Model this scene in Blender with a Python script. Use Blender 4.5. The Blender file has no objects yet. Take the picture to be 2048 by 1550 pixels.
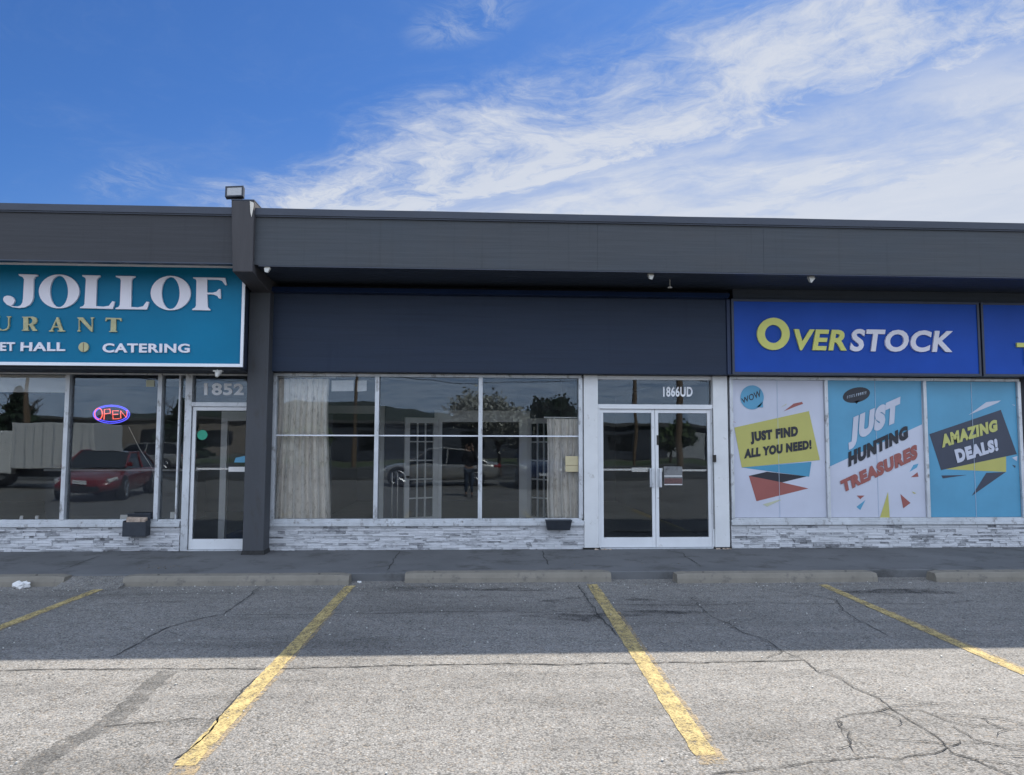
import bpy, bmesh, math, random
from mathutils import Vector, Matrix
random.seed(7)
S = bpy.context.scene
COL = S.collection
R = math.radians

# ------------------------------------------------------------------ materials
def newmat(name):
    m = bpy.data.materials.new(name); m.use_nodes = True
    nt = m.node_tree; b = nt.nodes['Principled BSDF']
    return m, nt, b

def N(nt, t, **kw):
    n = nt.nodes.new(t)
    for k, v in kw.items():
        if k.startswith('i_'):
            n.inputs[k[2:].replace('_', ' ')].default_value = v
        else:
            setattr(n, k, v)
    return n

def ramp(nt, src, stops, interp='LINEAR'):
    r = nt.nodes.new('ShaderNodeValToRGB'); r.color_ramp.interpolation = interp
    e = r.color_ramp.elements
    while len(e) < len(stops): e.new(0.5)
    for q, (p, c) in zip(e, stops):
        q.position = p; q.color = (c, c, c, 1) if isinstance(c, (int, float)) else (*c[:3], 1)
    nt.links.new(src, r.inputs[0]); return r.outputs[0]

def coords(nt, scale=(1, 1, 1), loc=(0, 0, 0), rot=(0, 0, 0)):
    tc = nt.nodes.new('ShaderNodeTexCoord'); mp = nt.nodes.new('ShaderNodeMapping')
    mp.inputs['Scale'].default_value = scale; mp.inputs['Location'].default_value = loc; mp.inputs['Rotation'].default_value = rot
    nt.links.new(tc.outputs['Object'], mp.inputs['Vector']); return mp.outputs[0]

def noise(nt, vec, scale, detail=4, rough=.55, dist=0):
    n = nt.nodes.new('ShaderNodeTexNoise'); n.inputs['Scale'].default_value = scale
    n.inputs['Detail'].default_value = detail; n.inputs['Roughness'].default_value = rough; n.inputs['Distortion'].default_value = dist
    if vec is not None: nt.links.new(vec, n.inputs['Vector'])
    return n.outputs['Fac']

def mixc(nt, fac, a, b, mode='MIX'):
    m = nt.nodes.new('ShaderNodeMix'); m.data_type = 'RGBA'; m.blend_type = mode
    for sock, v in ((m.inputs[0], fac), (m.inputs[6], a), (m.inputs[7], b)):
        if isinstance(v, bpy.types.NodeSocket): nt.links.new(v, sock)
        elif isinstance(v, (int, float)): sock.default_value = v
        else: sock.default_value = (*v[:3], 1)
    return m.outputs[2]

def math_(nt, op, a, b=None, clamp=False):
    m = nt.nodes.new('ShaderNodeMath'); m.operation = op; m.use_clamp = clamp
    for i, v in enumerate((a, b)):
        if v is None: continue
        if isinstance(v, bpy.types.NodeSocket): nt.links.new(v, m.inputs[i])
        else: m.inputs[i].default_value = v
    return m.outputs[0]

def bump(nt, b, h, strength=.3, dist=.01):
    n = nt.nodes.new('ShaderNodeBump'); n.inputs['Strength'].default_value = strength; n.inputs['Distance'].default_value = dist
    nt.links.new(h, n.inputs['Height']); nt.links.new(n.outputs[0], b.inputs['Normal'])

def paint(name, col, rough=.5, var=.12, scale=3, bscale=0, bstr=.2, metal=0, stretch=(1, 1, 1), dirt=None, spec=.5, coat=0):
    """painted / plain surface with slight uneven tone and grain"""
    m, nt, b = newmat(name)
    v = coords(nt, stretch)
    f = noise(nt, v, scale, 6, .6)
    lo = tuple(c * (1 - var) for c in col); hi = tuple(min(1, c * (1 + var)) for c in col)
    c = ramp(nt, f, [(.3, lo), (.7, hi)])
    if dirt:
        dcol, amount, dscale = dirt
        d = noise(nt, v, dscale, 8, .7)
        c = mixc(nt, ramp(nt, d, [(.62 - amount * .2, 0), (.72 - amount * .1, 1)]), c, dcol)
    nt.links.new(c, b.inputs['Base Color'])
    b.inputs['Roughness'].default_value = rough; b.inputs['Metallic'].default_value = metal
    b.inputs['Specular IOR Level'].default_value = spec; b.inputs['Coat Weight'].default_value = coat
    if bscale: bump(nt, b, noise(nt, v, bscale, 5, .6), bstr, .01)
    return m

def emis(name, col, s):
    m, nt, b = newmat(name); b.inputs['Base Color'].default_value = (*col, 1)
    b.inputs['Emission Color'].default_value = (*col, 1); b.inputs['Emission Strength'].default_value = s; return m

def glass(name, ior=1.52, tint=(.985, .99, .99), wav=.02, seed=0, base=0.0):
    m = bpy.data.materials.new(name); m.use_nodes = True; nt = m.node_tree; nt.nodes.clear()
    out = nt.nodes.new('ShaderNodeOutputMaterial'); mix = nt.nodes.new('ShaderNodeMixShader')
    tr = nt.nodes.new('ShaderNodeBsdfTransparent'); tr.inputs[0].default_value = (*tint, 1)
    gl = nt.nodes.new('ShaderNodeBsdfGlossy'); gl.inputs['Roughness'].default_value = 0.004; gl.inputs['Color'].default_value = (.78, .90, 1, 1)
    fr = nt.nodes.new('ShaderNodeFresnel'); fr.inputs['IOR'].default_value = ior
    v = coords(nt, (1, 1, .6), (seed, 0, seed * 2))
    bp = nt.nodes.new('ShaderNodeBump'); bp.inputs['Strength'].default_value = wav; bp.inputs['Distance'].default_value = .1
    nt.links.new(noise(nt, v, 1.6, 1, .4), bp.inputs['Height']); nt.links.new(bp.outputs[0], gl.inputs['Normal'])
    f = math_(nt, 'ADD', fr.outputs[0], base)
    nt.links.new(f, mix.inputs[0]); nt.links.new(tr.outputs[0], mix.inputs[1]); nt.links.new(gl.outputs[0], mix.inputs[2])
    # thin grime film
    df = nt.nodes.new('ShaderNodeBsdfDiffuse'); df.inputs[0].default_value = (.5, .5, .48, 1)
    m2 = nt.nodes.new('ShaderNodeMixShader')
    g = noise(nt, coords(nt, (1, 1, 1), (seed * 3, 0, 0)), 2.2, 9, .7)
    nt.links.new(ramp(nt, g, [(.45, .003), (.75, .028)]), m2.inputs[0])
    nt.links.new(mix.outputs[0], m2.inputs[1]); nt.links.new(df.outputs[0], m2.inputs[2]); nt.links.new(m2.outputs[0], out.inputs[0])
    return m

def asphalt(name, lo, hi, gap=.035, patch=1.0):
    m, nt, b = newmat(name)
    v = coords(nt)
    vo = nt.nodes.new('ShaderNodeTexVoronoi'); vo.inputs['Scale'].default_value = 78; nt.links.new(v, vo.inputs['Vector'])
    v2 = nt.nodes.new('ShaderNodeTexVoronoi'); v2.inputs['Scale'].default_value = 150; nt.links.new(v, v2.inputs['Vector'])
    sep = nt.nodes.new('ShaderNodeSeparateColor'); nt.links.new(vo.outputs['Color'], sep.inputs[0])
    mid = tuple((p + q) / 2 for p, q in zip(lo, hi))
    base = ramp(nt, sep.outputs[0], [(0, lo), (.25, mid), (.8, mid), (1, hi)])
    tint = mixc(nt, ramp(nt, sep.outputs[1], [(.80, 0), (.90, .5)]), base, (mid[0] * 1.15, mid[1] * .98, mid[2] * .80))   # odd warm stones
    grit = ramp(nt, v2.outputs['Distance'], [(0, 1.06), (.7, .84)])
    c = mixc(nt, 1, tint, grit, 'MULTIPLY')
    gaps = ramp(nt, vo.outputs['Distance'], [(.48, 0), (.76, 1)])
    depth = noise(nt, v, 5, 6, .7)
    c = mixc(nt, math_(nt, 'MULTIPLY', gaps, ramp(nt, depth, [(.35, .25), (.65, .75)])), c, (gap, gap, gap * .95))
    big = noise(nt, v, .42, 8, .62, .4)
    c = mixc(nt, 1, c, ramp(nt, big, [(.30, 1 - .22 * patch), (.50, 1.0), (.75, 1 + .10 * patch)]), 'MULTIPLY')
    lanes = noise(nt, coords(nt, (.35, 2.6, 1), (5, 2, 0), (0, 0, .06)), .9, 7, .62, .3)      # scuffs left by turning wheels
    c = mixc(nt, 1, c, ramp(nt, lanes, [(.34, 1 - .20 * patch), (.50, 1), (.7, 1 + .05 * patch)]), 'MULTIPLY')
    spots = noise(nt, coords(nt, (1, 1, 1), (9, 4, 0)), 3.6, 3, .5)
    c = mixc(nt, ramp(nt, spots, [(.70, 0), (.76, .38 * patch)]), c, (.06, .06, .058))
    fine = noise(nt, v, 9, 8, .75)
    c = mixc(nt, 1, c, ramp(nt, fine, [(.3, .85), (.7, 1.13)]), 'MULTIPLY')
    nt.links.new(c, b.inputs['Base Color']); b.inputs['Roughness'].default_value = .9; b.inputs['Specular IOR Level'].default_value = .25
    h = math_(nt, 'SUBTRACT', noise(nt, v, 90, 3, .6), math_(nt, 'MULTIPLY', vo.outputs['Distance'], .9))
    bump(nt, b, h, .55, .012)
    return m

def weathered(name, c0, c1, cd, bare=0.0):
    """old painted wood boards: horizontal grain, faded patches, faint runs below the roof edge"""
    m, nt, b = newmat(name)
    big = noise(nt, coords(nt, (.35, 1, .8)), 1.3, 7, .62, .5)
    c = ramp(nt, big, [(.32, c0), (.68, c1)])
    runs = noise(nt, coords(nt, (5.5, 1, .22), (3, 0, 0)), 2.0, 7, .7)
    c = mixc(nt, ramp(nt, runs, [(.56, 0), (.76, .55)]), c, cd)
    grain = noise(nt, coords(nt, (.35, 1, 14)), 2.2, 8, .65, .3)
    c = mixc(nt, 1, c, ramp(nt, grain, [(.3, .86), (.7, 1.10)]), 'MULTIPLY')
    chips = noise(nt, coords(nt, (.8, 1, 1.8)), 16, 9, .75)
    c = mixc(nt, ramp(nt, chips, [(.715, 0), (.735, .7)]), c, (.20, .19, .17))
    nt.links.new(c, b.inputs['Base Color']); b.inputs['Specular IOR Level'].default_value = .35
    nt.links.new(ramp(nt, big, [(.3, .48), (.7, .68)]), b.inputs['Roughness'])
    bump(nt, b, grain, .5, .006)
    return m

M = {}
M['asphalt'] = asphalt('asphalt_old', (.16, .153, .141), (.43, .414, .385))
M['road'] = asphalt('asphalt_road', (.06, .06, .06), (.16, .16, .155))
M['concrete'] = paint('sidewalk_concrete', (.142, .145, .149), .9, .14, 1.3, 60, .25, dirt=((.09, .09, .088), .5, 2.2), spec=.2)
M['stop'] = paint('wheel_stop_concrete', (.235, .215, .18), .95, .10, 5, 70, .35, dirt=((.14, .13, .12), .3, 7), spec=.2)
M['fascia'] = weathered('fascia_charcoal_paint', (.050, .060, .072), (.066, .070, .076), (.034, .038, .044))
M['fascia_side'] = paint('beam_dark_paint', (.066, .064, .068), .7, .16, 2, 25, .18, stretch=(4, 1, .3), spec=.3)
M['flash'] = paint('roof_edge_metal', (.034, .042, .062), .45, .2, 2, stretch=(.4, 1, 2))
M['fascia_left'] = weathered('fascia_left_brown_grey', (.036, .038, .044), (.047, .048, .053), (.026, .027, .031))  # left bay boards, darker and browner than the right ones
M['panel'] = weathered('blank_sign_paint', (.013, .024, .050), (.020, .033, .062), (.011, .020, .046))
M['soffit'] = weathered('soffit_board_paint', (.032, .043, .064), (.044, .056, .078), (.022, .03, .045))
M['panelcap'] = paint('blank_sign_cap', (.010, .024, .07), .5, .2, 2)
M['black'] = paint('dark_wall_paint', (.018, .021, .028), .7, .2, 2)
M['pillar'] = paint('pillar_charcoal_paint', (.058, .062, .070), .65, .14, 2, 30, .2, stretch=(2, 2, .6), dirt=((.05, .05, .052), .4, 4))
M['alu'] = paint('weathered_aluminium', (.60, .62, .64), .42, .14, 5, stretch=(1, 1, .6), metal=.25, dirt=((.22, .21, .2), .35, 9))
M['aludark'] = paint('grimy_aluminium', (.20, .205, .21), .5, .2, 5, metal=.3, dirt=((.08, .08, .075), .5, 8))
M['whitepost'] = paint('white_post_paint', (.74, .745, .74), .5, .06, 2.5, 20, .06, dirt=((.42, .40, .36), .0, 6))
M['whitepaint'] = paint('white_door_paint', (.76, .77, .78), .4, .05, 3, dirt=((.42, .40, .37), .0, 10))
M['teal'] = paint('sign_teal_face', (.001, .155, .285), .45, .14, .6, spec=.2)
M['lettwhite'] = paint('sign_white_letter', (.76, .74, .80), .4, .03, 2)
M['gold'] = paint('sign_gold_letter', (.42, .40, .22), .4, .2, 12)
M['signframe'] = paint('sign_white_frame', (.80, .82, .86), .4, .05, 2)
M['blue'] = paint('sign_blue_face', (.012, .075, .41), .42, .14, .7, spec=.2)
M['blueedge'] = paint('sign_blue_frame', (.03, .04, .07), .4, .1, 3)
M['yellow'] = paint('sign_yellow_letter', (.66, .66, .16), .4, .05, 3)
M['seam'] = paint('vinyl_seam', (.50, .58, .68), .4, .05, 3)
M['v_white'] = paint('vinyl_lavender_white', (.58, .60, .69), .35, .09, .9, 1.6, .25)
M['v_sky'] = paint('vinyl_light_blue', (.10, .34, .52), .35, .12, .9, 1.6, .25)
M['v_yellow'] = paint('vinyl_mustard', (.50, .47, .13), .45, .05, 2)
M['v_teal'] = paint('vinyl_teal', (.07, .30, .46), .4, .05, 2)
M['v_navy'] = paint('vinyl_dark_navy', (.045, .055, .085), .4, .08, 3)
M['v_rust'] = paint('vinyl_rust_red', (.33, .10, .085), .45, .06, 3)
M['redbrown'] = paint('notice_red_brown', (.13, .07, .065), .6, .3, 30)
M['v_pale'] = paint('vinyl_pale_yellow', (.52, .53, .38), .45, .08, 3)
M['v_black'] = paint('vinyl_black', (.018, .020, .030), .4, .1, 3)
M['v_text'] = paint('vinyl_text_yellow', (.52, .52, .16), .45, .08, 6)
M['numwhite'] = paint('number_white', (.85, .86, .88), .5, .06, 10)
M['cam'] = paint('offwhite_plastic', (.55, .54, .50), .5, .15, 20)
M['rubber'] = paint('black_rubber', (.015, .015, .016), .8, .2, 8)
M['darkplastic'] = paint('dark_box_plastic', (.030, .036, .046), .6, .2, 8)
M['paper'] = paint('newspaper', (.42, .33, .26), .8, .35, 25)
M['paper_white'] = paint('white_paper', (.75, .74, .72), .8, .08, 15)
M['paper_cream'] = paint('cream_envelope', (.60, .52, .32), .8, .08, 8)
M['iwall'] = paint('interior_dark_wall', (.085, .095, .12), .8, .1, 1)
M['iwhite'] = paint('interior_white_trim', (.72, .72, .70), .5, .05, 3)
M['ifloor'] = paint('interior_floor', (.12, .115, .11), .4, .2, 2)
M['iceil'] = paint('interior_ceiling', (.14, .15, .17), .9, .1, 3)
M['icream'] = paint('interior_cream_door', (.62, .58, .46), .5, .06, 3)
M['iblue'] = paint('interior_blue_carpet', (.03, .06, .16), .9, .2, 6)
M['steel'] = paint('brushed_steel', (.62, .62, .62), .25, .05, 8, metal=.9)
M['bronze'] = paint('dark_hardware', (.03, .028, .025), .4, .2, 8, metal=.5)
M['green'] = paint('green_sticker', (.02, .33, .20), .4, .1, 20)
M['crack'] = paint('crack_dark', (.030, .030, .030), .95, .4, 30)
M['lampbody'] = paint('floodlight_body', (.012, .016, .026), .4, .1, 8)
M['lampglass'] = paint('floodlight_glass', (.36, .36, .36), .25, .06, 20, metal=.2)
M['woodraw'] = paint('weathered_patch', (.72, .68, .60), .7, .1, 20)
M['leafbits'] = paint('dry_leaf_bits', (.17, .13, .085), .9, .6, 40)
M['grass'] = paint('verge_grass', (.07, .10, .035), .95, .4, 3, 30, .5, dirt=((.16, .14, .08), .5, 1.2))
M['dirtground'] = paint('far_ground', (.14, .14, .11), .95, .3, .3)
M['hill'] = paint('far_hill', (.035, .05, .035), .95, .3, .05, 2, .5)
M['bark'] = paint('tree_bark', (.09, .07, .055), .9, .3, 6, 20, .6, stretch=(1, 1, .3))
M['leafdark'] = paint('evergreen_needles', (.025, .05, .025), .8, .4, 1.5)
M['leaflight'] = paint('spring_leaves', (.10, .15, .05), .8, .4, 1.5)
M['blossom'] = paint('pale_blossom', (.42, .42, .36), .8, .3, 1.5)
M['pole'] = paint('utility_pole_wood', (.20, .14, .09), .9, .25, 4, stretch=(3, 3, .2))
M['wire'] = paint('cable_black', (.01, .01, .01), .7, .1, 3)
M['carred'] = paint('car_red_paint', (.24, .009, .008), .25, .03, 2, coat=1)
M['carsilver'] = paint('car_silver_paint', (.52, .51, .48), .3, .03, 2, metal=.5, coat=1)
M['carblue'] = paint('car_navy_paint', (.015, .03, .08), .25, .03, 2, coat=1)
M['carglass'] = paint('car_dark_glass', (.015, .018, .02), .05, .1, 2)
M['white'] = paint('truck_white_paint', (.78, .78, .76), .4, .04, 1.5)
M['light'] = paint('headlamp_lens', (.75, .75, .72), .1, .05, 20)
M['redlight'] = paint('tail_lamp_lens', (.35, .01, .01), .15, .05, 20)
M['skin'] = paint('skin', (.34, .20, .14), .5, .06, 12)
M['jacket'] = paint('dark_jacket', (.018, .02, .028), .85, .2, 10, 60, .3)
M['jeans'] = paint('blue_jeans', (.05, .075, .12), .9, .25, 6, 90, .3)
M['shoe'] = paint('dark_shoes', (.03, .03, .03), .6, .2, 20)
M['hair'] = paint('dark_hair', (.015, .012, .01), .6, .3, 40)
M['brickwall'] = paint('warehouse_wall', (.28, .24, .20), .85, .1, .4, dirt=((.2, .18, .16), .3, 1))
M['warehouseblue'] = paint('warehouse_dark_wall', (.06, .07, .09), .8, .1, .4)
M['roofgrey'] = paint('far_roof', (.12, .12, .12), .9, .1, 1)
for i in range(9): M['glass%d' % i] = glass('window_glass_%d' % i, seed=i * 1.7 + .3, wav=.018 + .008 * (i % 3))
M['neonred'] = emis('neon_red_tube', (.9, .14, .10), .55)
M['neonblue'] = emis('neon_blue_tube', (.10, .10, .9), .6)

def worn(name, col, thr=(.36, .52), scale=9, rough=.85, stretch=(1, 1, 1), maxa=1.0):
    """paint or tar film with bare gaps where the asphalt shows"""
    m = bpy.data.materials.new(name); m.use_nodes = True; nt = m.node_tree; b = nt.nodes['Principled BSDF']
    v = coords(nt, stretch)
    f = math_(nt, 'ADD', math_(nt, 'MULTIPLY', noise(nt, v, scale, 9, .75), .6), math_(nt, 'MULTIPLY', noise(nt, coords(nt), 70, 3, .6), .4))
    c = ramp(nt, noise(nt, v, 4, 6, .6), [(.3, tuple(x * .78 for x in col)), (.7, col)])
    nt.links.new(c, b.inputs['Base Color']); b.inputs['Roughness'].default_value = rough; b.inputs['Specular IOR Level'].default_value = .2
    tr = nt.nodes.new('ShaderNodeBsdfTransparent'); mx = nt.nodes.new('ShaderNodeMixShader')
    nt.links.new(ramp(nt, f, [(thr[0], 0), (thr[1], maxa)]), mx.inputs[0]); nt.links.new(tr.outputs[0], mx.inputs[1]); nt.links.new(b.outputs[0], mx.inputs[2])
    bump(nt, b, noise(nt, coords(nt), 110, 3, .6), .5, .008)
    nt.links.new(mx.outputs[0], nt.nodes['Material Output'].inputs[0]); return m
M['lineyellow'] = worn('worn_yellow_paint', (.57, .445, .20), (.38, .55), 7, stretch=(2, 1, 1))
M['tar'] = worn('tar_stain', (.10, .10, .096), (.36, .60), 5, maxa=.48)
M['ravel'] = worn('crack_raveled_edge', (.06, .06, .057), (.42, .66), 14, maxa=.38)
M['faded'] = worn('faded_tan_paint', (.50, .38, .22), (.44, .58), 9, maxa=.8)
M['oil'] = worn('oil_stain', (.04, .04, .042), (.44, .62), 3, maxa=.7)

def stone_mat():
    m, nt, b = newmat('painted_ledger_stone')
    at = nt.nodes.new('ShaderNodeAttribute'); at.attribute_name = 'tone'
    v = coords(nt, (.6, 1, 1.6))
    f = noise(nt, v, 22, 10, .78)
    g = math_(nt, 'ADD', math_(nt, 'MULTIPLY', at.outputs['Fac'], .34), math_(nt, 'ADD', math_(nt, 'MULTIPLY', f, .55), math_(nt, 'MULTIPLY', noise(nt, coords(nt, (.5, 1, 1.4)), 2.6, 5, .6), .22)))
    c = ramp(nt, g, [(.33, (.12, .12, .125)), (.43, (.30, .305, .32)), (.52, (.62, .625, .64)), (.85, (.74, .745, .76))])
    nt.links.new(c, b.inputs['Base Color']); b.inputs['Roughness'].default_value = .85
    bump(nt, b, noise(nt, v, 35, 6, .7), .8, .012)
    return m
M['stone'] = stone_mat()

def curtain_mat():
    m, nt, b = newmat('cream_curtain')
    v = coords(nt, (1, 1, .5)); f = noise(nt, v, 14, 8, .75)
    c = ramp(nt, f, [(.33, (.45, .40, .34)), (.45, (.80, .74, .66)), (.65, (.90, .85, .77))])
    nt.links.new(c, b.inputs['Base Color']); b.inputs['Roughness'].default_value = .95
    return m
M['curtain'] = curtain_mat()

# ------------------------------------------------------------------ mesh helpers
def loc_of(o):
    l = Vector((0, 0, 0))
    while o is not None: l += o.location; o = o.parent
    return l

class MB:
    def __init__(s): s.v = []; s.f = []; s.tone = None
    def box(s, x0, x1, y0, y1, z0, z1):
        n = len(s.v)
        s.v += [(x0, y0, z0), (x1, y0, z0), (x1, y1, z0), (x0, y1, z0), (x0, y0, z1), (x1, y0, z1), (x1, y1, z1), (x0, y1, z1)]
        s.f += [tuple(n + i for i in q) for q in ((0, 3, 2, 1), (4, 5, 6, 7), (0, 1, 5, 4), (1, 2, 6, 5), (2, 3, 7, 6), (3, 0, 4, 7))]; return s
    def hexa(s, p):
        n = len(s.v); s.v += [tuple(q) for q in p]
        s.f += [tuple(n + i for i in q) for q in ((0, 3, 2, 1), (4, 5, 6, 7), (0, 1, 5, 4), (1, 2, 6, 5), (2, 3, 7, 6), (3, 0, 4, 7))]; return s
    def quad(s, *p):
        n = len(s.v); s.v += [tuple(q) for q in p]; s.f.append(tuple(range(n, n + len(p)))); return s
    def tube(s, pts, r, seg=8, closed=False, caps=True):
        pts = [Vector(p) for p in pts]; n0 = len(s.v); k = len(pts)
        rad = r if isinstance(r, (list, tuple)) else [r] * k
        up = None
        for i, p in enumerate(pts):
            a = pts[(i - 1) % k] if (i > 0 or closed) else p; b = pts[(i + 1) % k] if (i < k - 1 or closed) else p
            d = (b - a).normalized()
            if up is None:
                up = Vector((0, 0, 1)) if abs(d.z) < .9 else Vector((1, 0, 0))
            u = d.cross(up)
            if u.length < 1e-4: u = d.cross(Vector((0, 1, 0)))
            u.normalize(); w = d.cross(u).normalized(); up = -w if False else up
            for j in range(seg):
                t = 2 * math.pi * j / seg; s.v.append(tuple(p + (u * math.cos(t) + w * math.sin(t)) * rad[i]))
        for i in range(k if closed else k - 1):
            a = n0 + i * seg; b = n0 + ((i + 1) % k) * seg
            for j in range(seg): s.f.append((a + j, a + (j + 1) % seg, b + (j + 1) % seg, b + j))
        if caps and not closed:
            s.f.append(tuple(n0 + j for j in range(seg))[::-1]); s.f.append(tuple(n0 + (k - 1) * seg + j for j in range(seg)))
        return s
    def cyl(s, c0, c1, r, seg=20): return s.tube([c0, c1], r, seg)
    def prism(s, poly, y0, y1):
        """outline in x,z pushed from y0 to y1"""
        n = len(s.v); k = len(poly)
        s.v += [(x, y0, z) for x, z in poly] + [(x, y1, z) for x, z in poly]
        s.f.append(tuple(range(n, n + k))); s.f.append(tuple(range(n + 2 * k - 1, n + k - 1, -1)))
        for i in range(k): s.f.append((n + i, n + k + i, n + k + (i + 1) % k, n + (i + 1) % k))
        return s
    def build(s, name, mat, parent=None, origin=None, bevel=0, smooth=False, subsurf=0):
        off = loc_of(parent) if parent is not None else Vector(origin or (0, 0, 0))
        if parent is not None and origin is not None: off = loc_of(parent)
        me = bpy.data.meshes.new(name); me.from_pydata([tuple(Vector(p) - off) for p in s.v], [], s.f)
        bm = bmesh.new(); bm.from_mesh(me); bmesh.ops.recalc_face_normals(bm, faces=bm.faces); bm.to_mesh(me); bm.free()
        me.materials.append(M[mat] if isinstance(mat, str) else mat)
        if s.tone is not None:
            a = me.attributes.new('tone', 'FLOAT', 'FACE')
            if len(s.tone) == len(me.polygons): a.data.foreach_set('value', s.tone)
        o = bpy.data.objects.new(name, me); COL.objects.link(o)
        if parent is not None: o.parent = parent
        else: o.location = off
        if smooth:
            for p in me.polygons: p.use_smooth = True
        if bevel:
            b = o.modifiers.new('b', 'BEVEL'); b.width = bevel; b.segments = 2; b.limit_method = 'ANGLE'
        if subsurf:
            b = o.modifiers.new('s', 'SUBSURF'); b.levels = subsurf; b.render_levels = subsurf
        return o

def tag(o, label=None, cat=None, group=None, kind=None):
    for k, v in (('label', label), ('category', cat), ('group', group), ('kind', kind)):
        if v: o[k] = v
    return o
def empty(name, loc, label, cat, group=None, kind=None):
    o = bpy.data.objects.new(name, None); o.empty_display_size = .1; COL.objects.link(o); o.location = loc
    return tag(o, label, cat, group, kind)
def box(name, mat, b, parent=None, **kw): return MB().box(*b).build(name, mat, parent, **kw)
def ctr(b): return ((b[0] + b[1]) / 2, (b[2] + b[3]) / 2, b[4])

def curve_to_mesh(cu, name, fn, mat, parent, step=0):
    o = bpy.data.objects.new('tmp', cu); COL.objects.link(o)
    bpy.context.view_layer.update()
    me = bpy.data.meshes.new_from_object(o.evaluated_get(bpy.context.evaluated_depsgraph_get()))
    bpy.data.objects.remove(o)
    off = loc_of(parent)
    vs = [Vector(v.co) for v in me.vertices]
    fn2 = fn(vs)
    for v, c in zip(me.vertices, vs): v.co = Vector(fn2(c)) - off
    if step:      # neighbouring letters that touch get faces a hair apart
        bm = bmesh.new(); bm.from_mesh(me); bm.verts.ensure_lookup_table(); seen = set(); isl = []
        for v in bm.verts:
            if v.index in seen: continue
            st = [v]; seen.add(v.index); cur = []
            while st:
                q = st.pop(); cur.append(q)
                for e in q.link_edges:
                    w_ = e.other_vert(q)
                    if w_.index not in seen: seen.add(w_.index); st.append(w_)
            isl.append(cur)
        isl.sort(key=lambda c: sum(q.co.x for q in c) / len(c))
        for k, c in enumerate(isl):
            for q in c: q.co.y -= step * (k % 3)
        bm.to_mesh(me); bm.free()
    me.name = name; me.materials.clear(); me.materials.append(M[mat])
    bm = bmesh.new(); bm.from_mesh(me); bmesh.ops.recalc_face_normals(bm, faces=bm.faces); bm.to_mesh(me); bm.free()
    q = bpy.data.objects.new(name, me); COL.objects.link(q); q.parent = parent
    return q

CAP = [None]
def text(body, quad, y, mat, parent, name='lettering', offset=.03, depth=.01, spacing=1.08):
    """letters of a text laid into the slanted box BL,BR,TR,TL given in metres (x, z) on the facade"""
    def make(t):
        cu = bpy.data.curves.new('t', 'FONT'); cu.body = t; cu.offset = offset; cu.extrude = .5; cu.space_character = spacing; cu.resolution_u = 4
        return cu
    BL, BR, TR, TL = quad
    def fn(vs):
        x0 = min(v.x for v in vs); x1 = max(v.x for v in vs); cap = .70 + offset
        lo = -offset
        def g(c):
            u = (c.x - x0) / (x1 - x0); w = (c.y - lo) / (cap - lo)
            X = (BL[0] * (1 - u) + BR[0] * u) * (1 - w) + (TL[0] * (1 - u) + TR[0] * u) * w
            Z = (BL[1] * (1 - u) + BR[1] * u) * (1 - w) + (TL[1] * (1 - u) + TR[1] * u) * w
            return (X, y - (c.z + .5) * depth, Z)
        return g
    return curve_to_mesh(make(body), name, fn, mat, parent, .0006)

def outlines(groups, y, depth, mat, parent, name='lettering'):
    """cut-out letters or shapes from outlines in metres (x, z), holes as further outlines of one group"""
    cu = bpy.data.curves.new('c', 'CURVE'); cu.dimensions = '2D'; cu.fill_mode = 'BOTH'; cu.extrude = .5
    for g in groups:
        for poly in g:
            sp = cu.splines.new('POLY'); sp.points.add(len(poly) - 1)
            for p, (a, b) in zip(sp.points, poly): p.co = (a, b, 0, 1)
            sp.use_cyclic_u = True
    return curve_to_mesh(cu, name, lambda vs: (lambda c: (c.x, y - (c.z + .5) * depth, c.y)), mat, parent)
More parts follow.
